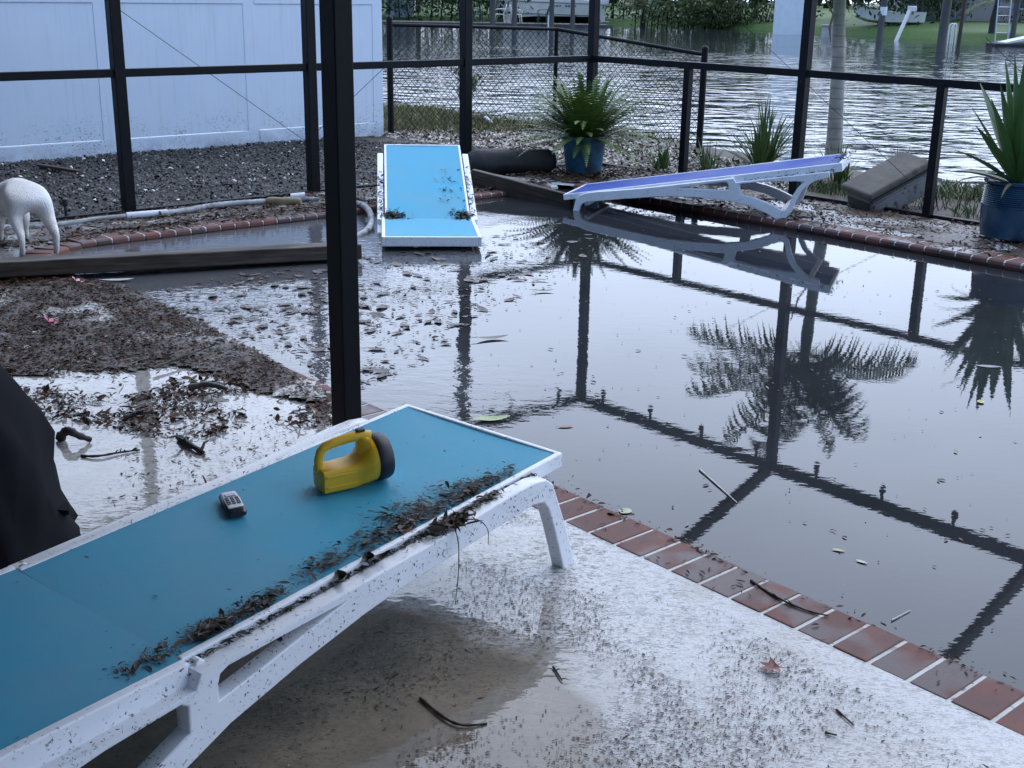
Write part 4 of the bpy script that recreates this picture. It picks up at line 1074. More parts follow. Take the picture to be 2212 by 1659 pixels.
def palm_frond(mb, base, az, el, L, droop, w):
    d = Vector((math.cos(az) * math.cos(el), math.sin(az) * math.cos(el), math.sin(el))); p = Vector(base); n = 34; pts = []
    for i in range(n):
        s = i / n; side = d.cross(Vector((0, 0, 1))); side.normalize(); up = side.cross(d); pts.append(p.copy())
        if s > .14:
            ww = w * (math.sin(math.pi * min(1, .12 + .86 * s)) ** .5)
            for sg in (-1, 1):
                dirn = (side * sg * .85 + d * .45 + up * .15 - Vector((0, 0, 1)) * random.uniform(.25, .8)).normalized(); hw = d * .013
                q1 = p + dirn * ww * .55; q2 = p + dirn * ww - Vector((0, 0, 1)) * ww * random.uniform(.12, .35)
                mb.add([p - hw, p + hw, q1 + hw, q1 - hw, q2], [(0, 1, 2, 3), (3, 2, 4)])
        p = p + d * (L / n); d = (d + Vector((0, 0, -1)) * droop * (.25 + s) / n).normalized()
    mb.tube(pts, [.012 * (1 - .85 * i / n) + .002 for i in range(n)], 5, cap=False)
for az, el, L, dr in [(175, 42, 1.35, 1.3), (195, 22, 1.3, 1.0), (160, 12, 1.25, .9), (10, 36, 1.25, 1.5), (-12, 22, 1.15, 1.2), (60, 60, 1.2, 1.2), (110, 55, 1.2, 1.3), (250, 50, 1.2, 1.4), (300, 55, 1.15, 1.3), (75, 35, 1.2, 1.4), (225, 66, 1.25, .9), (330, 74, 1.15, .7), (20, 66, 1.15, .8), (185, 62, 1.3, 1.0), (275, 38, 1.15, 1.4)]:
    mb = MB(); palm_frond(mb, (-.10, 0, 2.20), R(az), R(el), L, dr, .40); build('frond', mb, M['iris'], t)
mb = MB(); mb.tube([(-.13, -.05, 1.45), (-.24, -.07, 1.62), (-.30, -.08, 1.85)], [.008, .010, .006], 6); mb.tube([(-.14, -.05, 1.48), (-.17, -.07, 1.35), (-.15, -.07, 1.22)], [.01, .012, .004], 6); build('flower_stalk', mb, M['dry'], t)

# ================================================================= LOG, BOARDS, TIMBER, HOSE
def solid_log(name, label, a, b, r, mat, cat='log'):
    a, b = Vector(a), Vector(b); d = b - a; n = 14
    mb = MB(); rings = []
    for i in range(n + 1):
        s = i / n; p = a + d * s; rr = r * (1 + .05 * math.sin(s * 9)) * (1 - .08 * s); e = min(1, min(s, 1 - s) * n / 1.2 + .72)
        t0 = d.normalized(); x = t0.cross(Vector((0, 0, 1))).normalized(); y = x.cross(t0)
        rings.append([p + x * rr * e * (1 + .05 * math.sin(3 * j + s * 4)) * math.cos(2 * math.pi * j / 22) + y * rr * e * (1 + .05 * math.sin(2 * j + s * 7)) * math.sin(2 * math.pi * j / 22) for j in range(22)])
    mb.rings(rings); o = build(name, mb, mat, smooth=50); return tag(o, label, cat)
la, lb = at(1012, 352, .115), at(1196, 347, .115)
solid_log('log', 'thick dark log lying beside the blue fern pot', la, lb, .108, M['bark'])
def plank(name, label, a, b, w, h, mat, cat, roll=0):
    a, b = Vector(a), Vector(b); d = (b - a).normalized(); y = Vector((0, 0, 1)).cross(d).normalized(); z = d.cross(y)
    Rm = Matrix((d, y, z)).transposed() @ Matrix.Rotation(roll, 3, 'X')
    Mx = Matrix.Translation((a + b) / 2) @ Rm.to_4x4(); L = (b - a).length; mb = MB(); n = max(6, int(L / .12)); rings = []
    for i in range(n + 1):
        x = -L / 2 + L * i / n; wob = .0012 * math.sin(i * 1.7) + .0008 * math.sin(i * 4.1)
        rings.append([Vector((x, -w / 2 + wob, -h / 2)), Vector((x, w / 2 + wob * .5, -h / 2)), Vector((x, w / 2 - wob * .5, h / 2 + wob)), Vector((x, -w / 2 - wob, h / 2 - wob * .6))])
    mb.rings(rings); o = build(name, mb, mat, bevel=.006, smooth=40); o.matrix_world = Mx; return tag(o, label, cat)
plank('timber', 'long weathered timber lying across the flooded deck in front of the dog', at(-220, 590, .07), at(772, 539, .05), .21, .080, M['wood_dark'], 'timber', R(-5))
plank('board', 'old grey board sloping from the log down into the pool', at(1022, 384, .10), at(1236, 441, .02), .035, .14, M['wood_dark'], 'board', R(8))
plank('board', 'thin dark board half buried in the litter above the sloping grey board', at(1024, 376, .06), at(1140, 398, .05), .06, .05, M['wood_grey'], 'board', R(8))
plank('board', 'thin dark board lying flat behind the fern pot toward the short post', at(1300, 372, .0), at(1478, 384, .0), .07, .03, M['wood_grey'], 'board')
plank('board', 'split dark plank on the gravel near the fence foot', at(84, 357, .03), at(169, 370, .03), .05, .025, M['wood_dark'], 'board')
hz = .035
hp_ = [at(x, y, z) for x, y, z in [(-140, 506, .0), (-20, 498, .01), (110, 487, .02), (200, 474, .03), (280, 466, .035), (345, 462, .04), (400, 455, .035), (470, 443, .035), (560, 436, .035), (640, 431, .03), (690, 432, .03)]]
t = thing('pool_hose', 'long muddy white pool hose trailing along the foot of the screen wall', 'hose', TR(hp_[5]))
def catmull(pts, k=6):
    out = []; P = [Vector(p) for p in pts]
    for i in range(len(P) - 1):
        p0, p1, p2, p3 = P[max(i - 1, 0)], P[i], P[i + 1], P[min(i + 2, len(P) - 1)]
        for j in range(k):
            s = j / k; out.append(.5 * ((2 * p1) + (p2 - p0) * s + (2 * p0 - 5 * p1 + 4 * p2 - p3) * s * s + (3 * p1 - p0 - 3 * p2 + p3) * s ** 3))
    out.append(P[-1]); return out
def corrugated(pts, r, k=10):
    c = catmull(pts, k); return c, [r * (1.06 if i % 2 else .95) for i in range(len(c))]
mb = MB(); c, rr = corrugated(hp_[:5], .015, 14); mb.tube(c, rr, 10); build('tube', mb, M['hose'], t, world=True, smooth=60)
mb = MB(); c, rr = corrugated(hp_[5:], .020, 14); mb.tube(c, rr, 10); build('tube', mb, M['hose'], t, world=True, smooth=60)
mb = MB(); mb.tube([hp_[4] - (hp_[5] - hp_[4]) * .1, hp_[5] + (hp_[6] - hp_[5]) * .3], .024, 12); build('cuff', mb, M['white_plastic'], t, world=True, smooth=50)
e0 = at(640, 425, .05)
mb = MB(); mb.tube([e0 + Vector((-.04, 0, 0)), e0 + Vector((.06, .02, .005))], [.022, .026], 12); build('coupling', mb, M['white_clean'], t, world=True, smooth=50)
hp2 = [at(x, y, z) for x, y, z in [(745, 452, .02), (768, 440, .05), (788, 446, .06), (800, 462, .05), (802, 482, .03), (790, 500, .01), (765, 513, -.005)]]
mb = MB(); c, rr = corrugated(hp2, .021, 12); mb.tube(c, rr, 10); tag(build('pool_hose', mb, M['hose'], smooth=60), 'short curl of white pool hose dipping into the water beside the blue lounger', 'hose')
wd = at(612, 436, .05); solid_log('driftwood', 'pale broken piece of driftwood resting against the white hose', wd + Vector((-.12, .02, 0)), wd + Vector((.13, -.03, .01)), .028, simple('pale_driftwood', (.30, .23, .12), .7, .3, 8, .004, 30), 'driftwood')
# sprinkler stub in the gravel
spk = at(166, 533 - 20, .03); spk = at(166, 520, .02)
t = thing('sprinkler', 'small black sprinkler head on a riser near the dog', 'sprinkler', TR(at(143, 467, 0)))
mb = MB(); mb.tube([(0, 0, -.05), (0, 0, .075)], .010, 10); build('riser', mb, M['black_rubber'], t); mb = MB(); mb.tube([(0, 0, .07), (0, 0, .08), (0, 0, .115), (0, 0, .12)], [.012, .018, .018, .010], 12); build('head', mb, M['black_rubber'], t)

# ================================================================= GREY STORAGE BOX (overturned)
gx = at(1905, 428, -.0)
gb_ = plane_pt(1905, 440, 'v'); gpos = uv(gb_.x + .10, .36, gz(uv(gb_.x, .36)) + .12) + Vector((-.25, 0, .0))
GM = TR(gpos, R(28), R(-21), R(8)) @ Matrix.Scale(1.08, 4)
t = thing('storage_box', 'grey plastic storage box tipped over on the bank behind the sill', 'storage box', GM)
gp1 = simple('weathered_grey_plastic', (.17, .17, .18), .45, .2, 6, .001, 30, dirt=(.06, .05, .04), dscale=18, dthr=.55)
gp2 = simple('brown_stained_lid', (.12, .10, .08), .7, .4, 5, .003, 24, dirt=(.05, .04, .03), dscale=14, dthr=.52)
def rbox(c, s, name, mat, bv=.015): mb = MB(); mb.box(c, s); return build(name, mb, mat, t, bevel=bv)
rbox((0, 0, 0), (.54, .24, .20), 'body', gp1); rbox((0, .005, .128), (.58, .28, .05), 'lid', gp2)
rbox((0, -.122, -.02), (.50, .012, .13), 'front_panel', gp1, .004); rbox((-.272, 0, -.01), (.012, .20, .15), 'end_panel', simple('dark_end', (.035, .03, .026), .6, .4, 8), .004)  # end panel is darker than the body plastic
rbox((0, -.13, .088), (.56, .02, .014), 'lid_gap', simple('gap_shade', (.02, .02, .022), .6, .1), .003)  # solid black strip, paints in the shade of the gap under the lid
mb = MB(); mb.tube([(.27, -.08, .12), (.33, -.09, .09), (.335, -.09, -.04), (.28, -.08, -.07)], .011, 8); build('handle', mb, gp1, t, smooth=60)
rbox((.10, -.155, -.155), (.22, .05, .035), 'runner', gp1, .006)
mb = MB(); mb.tube([(.02, -.14, -.10), (.02, -.15, -.22), (.30, -.15, -.22), (.30, -.14, -.10)], .007, 6); build('wire_stand', mb, M['black_metal'], t)

# ================================================================= COVERED GRILL
gc = at(20, 1190, .012); gc = Vector((-1.62, 3.02, .012))
t = thing('grill_cover', 'black fabric cover draped over a grill at the left edge of the deck', 'cover', TR(gc, R(12)))
k = NM('black_cover_fabric'); vec = k.coord(False); f = k.noise(5, 5, vec)
cov_m = k.set(color=k.mix(k.rng(f, .3, .7), (.006, .007, .010), (.016, .016, .019)), rough=k.rng(f, .3, .7, .8, .95), spec=.08, normal=k.bump(k.noise(400, 2, vec), .2, .001))
mb = MB(); rings = []; n = 64
levels = [(-.0, .425, .36), (.03, .41, .345), (.07, .385, .325), (.15, .375, .315), (.26, .365, .305), (.34, .345, .29), (.42, .30, .265), (.50, .245, .235), (.57, .195, .205), (.64, .15, .17), (.70, .10, .12), (.725, .04, .05)]
for (z, ax, ay) in levels:
    r_ = []
    for j in range(n):
        a_ = 2 * math.pi * j / n; p = 3.0; c_, s_ = math.cos(a_), math.sin(a_)
        x = ax * abs(c_) ** (2 / p) * (1 if c_ > 0 else -1); y = ay * abs(s_) ** (2 / p) * (1 if s_ > 0 else -1)
        w = 1 + (.030 * (1 - 2 * abs(math.sin(a_ * 4.5 + z * 6))) + .022 * (1 - 2 * abs(math.sin(a_ * 7 - z * 11 + .8))) + .012 * math.sin(a_ * 23 + z * 31)) * min(1, (.75 - z) * 2.2)
        r_.append(Vector((x * w, y * w, z + .010 * math.sin(a_ * 5 + 1) * (z > .05))))
    rings.append(r_)
mb.rings(rings); build('fabric', mb, cov_m, t, smooth=180)
mb = MB(); mb.rings([[Vector((.385, -.03, .10)), Vector((.415, -.03, .095)), Vector((.41, -.01, .075)), Vector((.385, -.02, .07))], [Vector((.38, .03, .10)), Vector((.405, .03, .095)), Vector((.405, .03, .075)), Vector((.38, .03, .07))]]); build('tie_tab', mb, cov_m, t)

# ================================================================= DOG
hc = at(84, 549, .03)
Ld = Vector((-.60, .80, 0)).normalized(); Sd = Vector((Ld.y, -Ld.x, 0))                 # facing, right side
def D(f, s, z): return hc + Ld * f + Sd * s + Vector((0, 0, z))
bm = bmesh.new(); sk = bm.verts.layers.skin.verify(); DV = {}
def dv(n, p, rx, ry=None, par=None):
    v = bm.verts.new(p); v[sk].radius = (rx, ry or rx); DV[n] = v
    if par: bm.edges.new((DV[par], v))
    return v
dv('pelvis', D(.13, 0, .335), .098, .108); DV['pelvis'][sk].use_root = True
dv('loin', D(.24, 0, .318), .092, .104, 'pelvis'); dv('rib', D(.35, 0, .270), .104, .124, 'loin'); dv('chest', D(.46, 0, .235), .100, .122, 'rib'); dv('wither', D(.54, 0, .225), .076, .09, 'chest')
dv('neck', D(.62, 0, .190), .058, .064, 'wither'); dv('head', D(.71, 0, .135), .055, .058, 'neck'); dv('muzzle', D(.78, 0, .080), .032, .034, 'head'); dv('nose', D(.815, 0, .058), .022, .022, 'muzzle')
for s, nm, df in ((-1, 'l', .02), (1, 'r', -.02)):
    dv('hip' + nm, D(.085, s * .062, .275), .070, .082, 'pelvis'); dv('knee' + nm, D(.085 + df, s * .085, .195), .043, .049, 'hip' + nm)
    dv('hock' + nm, D(-.035 + df, s * .088, .115), .022, .027, 'knee' + nm); dv('shank' + nm, D(-.028 + df, s * .088, .055), .0185, .021, 'hock' + nm); dv('hpaw' + nm, D(-.020 + df, s * .088, .010), .022, .019, 'shank' + nm); dv('htoe' + nm, D(.020 + df, s * .088, .002), .017, .014, 'hpaw' + nm)
    dv('should' + nm, D(.50, s * .062, .20), .048, .054, 'chest'); dv('elbow' + nm, D(.46, s * .072, .13), .030, .032, 'should' + nm)
    dv('wrist' + nm, D(.49, s * .072, .062), .020, .021, 'elbow' + nm); dv('fpaw' + nm, D(.495, s * .072, .012), .022, .019, 'wrist' + nm); dv('ftoe' + nm, D(.54, s * .072, .003), .017, .014, 'fpaw' + nm)
me = bpy.data.meshes.new('body'); bm.to_mesh(me); bm.free()
tmp = bpy.data.objects.new('body_skeleton', me); COL.objects.link(tmp)
md = tmp.modifiers.new('skin', 'SKIN'); md.use_smooth_shade = True; sd = tmp.modifiers.new('sub', 'SUBSURF'); sd.levels = 2; sd.render_levels = 2
rm = tmp.modifiers.new('rm', 'REMESH'); rm.mode = 'VOXEL'; rm.voxel_size = .008; sm_ = tmp.modifiers.new('sm', 'SMOOTH'); sm_.factor = .5; sm_.iterations = 16
dg = bpy.context.evaluated_depsgraph_get(); dg.update()
bme = bpy.data.meshes.new_from_object(tmp.evaluated_get(dg)); bpy.data.objects.remove(tmp)
t = thing('dog', 'white short haired dog with its head down behind the long timber', 'dog', TR(hc))
bme.transform(Matrix.Translation(-hc)); bme.name = 'body'; bme.materials.clear()
k = NM('white_dog_coat'); vec = k.coord(False); f = k.noise(5, 4, vec); sep = k.new('ShaderNodeSeparateXYZ'); k.link(vec, sep.inputs[0])
c = k.mix(k.rng(f, .35, .68), (.80, .80, .79), (.72, .67, .61)); mud = k.math('MULTIPLY', k.rng(sep.outputs['Z'], .12, .30, 1, 0), k.rng(k.noise(11, 4, vec), .45, .65)); c = k.mix(k.math('MULTIPLY', mud, .5), c, (.30, .24, .18))
dog_m = k.set(color=c, rough=.75, spec=.2, normal=k.bump(k.math('ADD', k.noise(150, 3, k.coord(False, scale=(1, 1, .35))), k.noise(14, 3, vec)), .6, .008))
mk('body', bme, dog_m, t, smooth=180)
for s in (-1, 1):
    mb = MB(); b0_ = D(.68, s * .045, .175) - hc; mb.rings([[b0_ + Ld * a_ + Vector((0, 0, b_)) for a_, b_ in ((-.03, .0), (.03, .0), (.03, .008), (-.03, .008))], [b0_ + Sd * s * .035 + Ld * a_ + Vector((0, 0, b_ - .03)) for a_, b_ in ((-.025, .0), (.025, .0), (.025, .006), (-.025, .006))], [b0_ + Sd * s * .04 + Ld * a_ + Vector((0, 0, b_ - .075)) for a_, b_ in ((-.008, .0), (.008, .0), (.008, .005), (-.008, .005))]]); build('ear', mb, dog_m, t, smooth=180)
    mb = MB(); q = D(.752, s * .034, .130) - hc; mb.lathe([(.0005, -.007), (.006, -.004), (.007, 0), (.006, .004), (.0005, .007)], 10, q); build('eye', mb, M['black_rubber'], t, smooth=180)
mb = MB(); mb.lathe([(.001, -.012), (.010, -.008), (.014, 0), (.010, .008), (.001, .012)], 12, D(.832, 0, .054) - hc); build('nose', mb, M['black_rubber'], t, smooth=180)

# ================================================================= SMALL THINGS LYING ABOUT
def one_leaf(name, label, p, L, w, col, cat='leaf', rz=0, curl=.25, rx=0, ry=0, group=None, star=False, rough=.45):
    m_ = bpy.data.materials.get('leaf_' + str(col)) or simple('leaf_' + str(col), col, rough, .35, 30)
    mb = MB(); n = 10
    if star:
        pts = []
        for i in range(14):
            a_ = 2 * math.pi * i / 14; r_ = (.5 if i % 2 == 0 else .24) * (1 if i not in (0,) else .35)
            pts.append(Vector((r_ * L * math.cos(a_), r_ * L * math.sin(a_), curl * L * (.35 * r_ * math.sin(a_ * 1.5 + 1) + .18))))
        c0 = len(mb.v); mb.v += [(0, 0, .02 * L)] + [tuple(p_) for p_ in pts]
        for i in range(14): mb.f.append([c0, c0 + 1 + i, c0 + 1 + (i + 1) % 14]); mb.mi.append(0)
        mb.tube([(.1 * L, 0, .02 * L), (.45 * L, .04 * L, .05 * L), (.8 * L, .02 * L, .12 * L)], [.012 * L, .011 * L, .009 * L], 5)
    else:
        for i in range(n):
            for j in (0, 1):
                pass
        vs = []
        for i in range(n + 1):
            s = i / n; ww = w * math.sin(math.pi * min(.98, s * .93 + .05)) ** .8 * .5; z = curl * L * (s - .5) ** 2 * 2
            vs += [(L * (s - .5), -ww, z + ww * .5 * curl * 2), (L * (s - .5), 0, z), (L * (s - .5), ww, z + ww * .5 * curl * 2)]
        mb.add(vs, [(3 * i + a_, 3 * i + a_ + 1, 3 * i + a_ + 4, 3 * i + a_ + 3) for i in range(n) for a_ in (0, 1)])
        mb.tube([(-.5 * L, 0, curl * L * .5), (-.7 * L, .02 * L, curl * L * .6)], [.012 * L, .007 * L], 5)
    o = build(name, mb, m_, smooth=50); o.matrix_world = TR(p, rz, ry, rx); return tag(o, label, cat, group)
def stick(name, label, pts, r, mat, cat='stick', group=None, twigs=0):
    mb = MB(); P = catmull(pts, 4); n = len(P)
    mb.tube(P, [r * (1.1 - .6 * i / n) * (1 + .18 * math.sin(i * 2.3)) for i in range(n)], 6)
    for k_ in range(twigs):
        i = random.randrange(2, n - 1); d = Vector((random.uniform(-1, 1), random.uniform(-1, 1), random.uniform(.0, .5))).normalized() * r * random.uniform(4, 8)
        mb.tube([P[i], P[i] + d * .5 + Vector((0, 0, r)), P[i] + d], [r * .5, r * .4, r * .2], 5)
    o = build(name, mb, mat, smooth=60); return tag(o, label, cat, group)
one_leaf('fallen_leaf', 'curled rust red lobed leaf alone on the white near deck', at(1668, 1446, .016) + Vector((0, 0, .002)), .070, .05, (.20, .045, .022), rz=R(35), curl=.5, star=True)
one_leaf('fallen_leaf', 'yellow green torn leaf floating by the far corner of the teal lounger', at(1062, 905, .004), .14, .05, (.30, .34, .14), rz=R(15), curl=.12)
one_leaf('floating_leaf', 'pale round green leaf floating by the near bricks', at(1351, 1103, .003), .045, .04, (.36, .38, .24), rz=1, curl=.02)
one_leaf('floating_leaf', 'orange brown leaf floating below the beam reflection', at(1222, 921, .003), .055, .024, (.22, .11, .06), rz=.2, curl=.02)
one_leaf('floating_leaf', 'small yellow leaf on the water under the agave reflection', at(2118, 868, .003), .04, .028, (.40, .36, .10), rz=1.4, curl=.1)
one_leaf('floating_leaf', 'flat grey leaf on the agave reflection', at(2136, 791, .003), .10, .035, (.20, .21, .22), rz=R(-8), curl=.02)
one_leaf('floating_leaf', 'pale yellow leaf on the dark water nearest the bricks', at(1812, 1188, .003), .035, .014, (.40, .38, .16), rz=R(-20), curl=.05)
one_leaf('floating_leaf', 'whitish leaf just below the pale yellow one', at(1862, 1213, .003), .032, .014, (.45, .42, .34), rz=R(-40), curl=.05)
nl = NEARM
def onch(x, y, z): return nl @ Vector((x, y, z))
one_leaf('fallen_leaf', 'tan curled leaf standing on the near frame ledge', onch(.62, .298, .345), .045, .026, (.17, .085, .05), rz=R(-110), curl=.5, rx=R(50))
one_leaf('fallen_leaf', 'dark pod shaped leaf on the near frame ledge', onch(.72, .295, .315), .055, .022, (.03, .035, .025), rz=R(-150), curl=.6)
one_leaf('fallen_leaf', 'black crumpled leaf beside the dark pod on the frame ledge', onch(.745, .292, .316), .038, .03, (.02, .018, .018), rz=R(-80), curl=.9, rx=R(20))
one_leaf('fallen_leaf', 'greenish brown crumpled leaf lower down the frame ledge', onch(.83, .296, .312), .038, .028, (.055, .052, .035), rz=R(-60), curl=.9, rx=R(30))
stick('stick', 'thin dark twig lying across the near bricks', [at(1622, 1254, .017), at(1680, 1291, .019), at(1742, 1318, .018), at(1790, 1330, .018)], .0035, M['wood_dark'], 'twig', twigs=3)
stick('reed', 'pale reed stem floating in front of the beam reflection', [at(1511, 1014, .003), at(1552, 1050, .003), at(1592, 1086, .003)], .0030, simple('pale_reed', (.50, .50, .46), .5, .2, 20), 'reed')
stick('reed', 'short pale straw floating near the lower bricks', [at(1926, 1340, .003), at(1966, 1318, .003)], .0018, simple('pale_straw', (.45, .45, .42), .5, .2, 20), 'reed')
stick('stick', 'thick dark twig by the end of the puddle on the near deck', [at(908, 1508, .016), at(960, 1550, .018), at(1000, 1566, .018), at(1052, 1563, .014)], .0042, M['wood_dark'], 'stick')
stick('stick', 'thin dark splinter on the white deck beside the bricks', [at(1807, 1533, .016), at(1844, 1566, .016)], .0028, M['wood_dark'], 'stick')
stick('stick', 'short straight twig on the deck below the splinter', [at(1782, 1582, .016), at(1808, 1588, .016)], .0026, M['wood_dark'], 'stick')
stick('stick', 'forked twig on the speckled deck', [at(1195, 1440, .016), at(1208, 1460, .017), at(1214, 1470, .016)], .0028, M['wood_dark'], 'stick', twigs=2)
stick('stick', 'dark rotten stick on the wet deck behind the teal lounger', [at(388, 946, .02), at(412, 962, .025), at(440, 978, .02)], .012, M['bark'], 'stick', twigs=3)
stick('bark', 'curved chunk of grey bark standing on the wet deck near the black cover', [at(130, 945, .02), at(146, 930, .06), at(168, 940, .045), at(196, 950, .02)], .016, M['bark'], 'bark')
stick('stick', 'dark branch lying on the edge of the leaf mat', [at(268, 902, .02), at(300, 893, .024), at(340, 890, .02)], .008, M['bark'], 'stick', twigs=4)
stick('stick', 'thin dark branch below the bark chunk', [at(175, 985, .016), at(212, 985, .02), at(260, 977, .018), at(302, 972, .016)], .0045, M['bark'], 'stick', twigs=5)
stick('stick', 'reddish stalk poking up behind the far edge of the teal lounger', [at(448, 1062, .012), at(444, 1040, .05), at(438, 1028, .085)], .004, simple('red_stalk', (.16, .05, .03), .5, .2, 20), 'stick')
stick('stick', 'pale grey bark strip on the leaf mat', [at(408, 838, .03), at(450, 830, .045), at(492, 840, .035)], .013, M['wood_grey'], 'bark')
stick('stick', 'long twig lying across the leaf mat', [at(330, 795, .035), at(400, 768, .04), at(470, 742, .04)], .006, M['wood_dark'], 'stick', twigs=4)
for sx, sy, L, rz, lb_ in [(1175, 628, .11, .2, 'large brown leaf floating right of the corner post reflection'), (1064, 730, .15, .35, 'long curled strip of bark floating in the middle of the pool'), (1168, 604, .09, -.1, 'short dark stick floating above the large brown leaf'), (940, 690 - 5, .07, 0, 'brown curled leaf floating left of the post reflection')]:
    one_leaf('floating_leaf', lb_, at(sx, sy, .006), L, L * .28, (.085, .06, .05), rz=rz, curl=.12)
stick('stem', 'thin dark stem hanging from the leaf clump over the teal lounger frame', [onch(.50, .325, .315), onch(.505, .342, .28), onch(.51, .345, .20), onch(.525, .348, .13)], .0016, M['wood_dark'], 'stem')
stick('stem', 'curved stem arching out of the leaf clump on the teal lounger frame', [onch(.47, .32, .318), onch(.44, .345, .318), onch(.42, .36, .29), onch(.42, .362, .25)], .0015, M['wood_dark'], 'stem')
lc = [(random.gauss(.49, .035), random.gauss(.312, .014), .313 + abs(random.gauss(0, .008))) for _ in range(120)]
litter_on('leaf_clump', NEARM, lc, 'shredded brown leaf clump drooping over the near frame of the teal lounger', .014, .040, tilt=.6, zs=.004, curl=1.0)
one_leaf('fallen_leaf', 'dark elongated leaf bit on the inner arch ledge of the teal lounger frame', onch(1.02, .30, .262), .05, .012, (.03, .022, .018), rz=R(-70), curl=.4)
# the larger floating leaves, each its own object
base = one_leaf('floating_leaf', 'small brown leaf floating on the flooded left half of the pool', at(800, 700, .004), .05, .024, (.06, .042, .036), rz=0, curl=.12, group='brown leaves floating on the pool')
cand = sample(FL, 900); cand = cand[rng.random(len(cand)) < kf(cand)][:230]
for i, (x, y) in enumerate(cand):
    o = base.copy(); COL.objects.link(o); s = random.uniform(.5, 1.7)
    o.matrix_world = TR((x, y, .003), random.uniform(0, 6.3), random.gauss(0, .06), random.gauss(0, .06)) @ Matrix.Diagonal((s, s * random.uniform(.7, 1.5), s, 1))
def flower(label, p, s, col):
    mb = MB()
    for i in range(5):
        a_ = 2 * math.pi * i / 5; d = Vector((math.cos(a_), math.sin(a_), .5)); q = Vector((-math.sin(a_), math.cos(a_), 0))
        mb.add([(0, 0, 0), tuple(d * s * .6 + q * s * .3), tuple(d * s), tuple(d * s * .6 - q * s * .3)], [(0, 1, 2, 3)])
    mb.tube([(0, 0, -.2 * s), (0, 0, .15 * s)], [.06 * s, .12 * s], 6)
    o = build('flower', mb, simple('petal_' + str(col), col, .5, .2, 20)); o.matrix_world = TR(p, .4, .5); tag(o, label, 'flower')
flower('bright pink fallen flower on the leaf mat', at(106, 697, .04), .038, (.62, .10, .22)); flower('pale pink fallen flower below the long timber', at(165, 609, .035), .035, (.60, .35, .38))
# crumpled bottle on the bank
bp_ = at(1057, 268, -.02); bp_.z = gz(bp_) + .04
t = thing('plastic_bottle', 'crushed pale plastic bottle lying on the bank beyond the enclosure', 'bottle', TR(bp_, R(-50), R(25)))
mb = MB(); mb.rings([[Vector((x, r_ * math.cos(2 * math.pi * j / 12), r_ * .7 * math.sin(2 * math.pi * j / 12))) for j in range(12)] for x, r_ in [(-.09, .02), (-.085, .034), (-.04, .030), (.0, .036), (.04, .032), (.07, .026), (.09, .013), (.11, .012)]]); build('bottle_body', mb, simple('cloudy_plastic', (.55, .62, .70), .25, .15, 12), t, smooth=50)
mb = MB(); mb.tube([(.11, 0, 0), (.125, 0, 0)], .014, 10); build('cap', mb, M['white_clean'], t)
# bits of white plastic near the timber
one_leaf('plastic_scrap', 'pale plastic scrap caught under the front of the long timber', at(255, 604, .012), .16, .045, (.55, .56, .58), 'scrap', rz=.25, curl=.05)

# ================================================================= FAR BANK
pile_m = simple('weathered_piling', (.085, .08, .072), .75, .4, 3, .01, 12, stretch=(1, 1, .2))
def piling(label, sx, sy, D, wpx, top, lean=0, cap=None, mat=None, grp='pilings standing in the canal'):
    b = atD(sx, sy, D); r_ = wpx / FPX * D / 2
    t = thing('piling', label, 'piling', TR((b.x, b.y, -.12)), grp)
    mb = MB(); mb.tube([(0, 0, -1.0), (lean * .3, 0, top * .3), (lean, 0, top)], [r_ * 1.06, r_, r_ * .95], 12); build('shaft', mb, mat or pile_m, t, smooth=50)
    if cap: mb = MB(); mb.tube([(lean * .6, 0, cap), (lean * .6, 0, cap + .32)], r_ * 1.12, 12); build('band', mb, M['white_clean'], t)
piling('thick grey piling standing alone in the open canal at the right', 2030, 112, 40, 19, 3.4, .12)
piling('thin rusty brown pole between the thick piling and the ladder', 2071, 86, 47, 8, 3.0, .1, mat=simple('rusty_pole', (.06, .035, .025), .7, .3, 4))
piling('dark piling with a white band near the leaning white pole', 1899, 78, 50, 13, 2.4, .12, cap=.95)
piling('grey piling left of the white dock chairs', 1064, 54, 63, 12, 4)
piling('dark piling in front of the boat bow', 1111, 62, 62, 10, 4)
piling('dark piling in front of the middle of the boat', 1191, 64, 62, 10, 4)
piling('dark piling in front of the boat stern', 1236, 66, 62, 9, 4)
piling('slim white topped marker post beside the dark piling', 1184, 66, 61.5, 3, .55, mat=M['white_clean'])
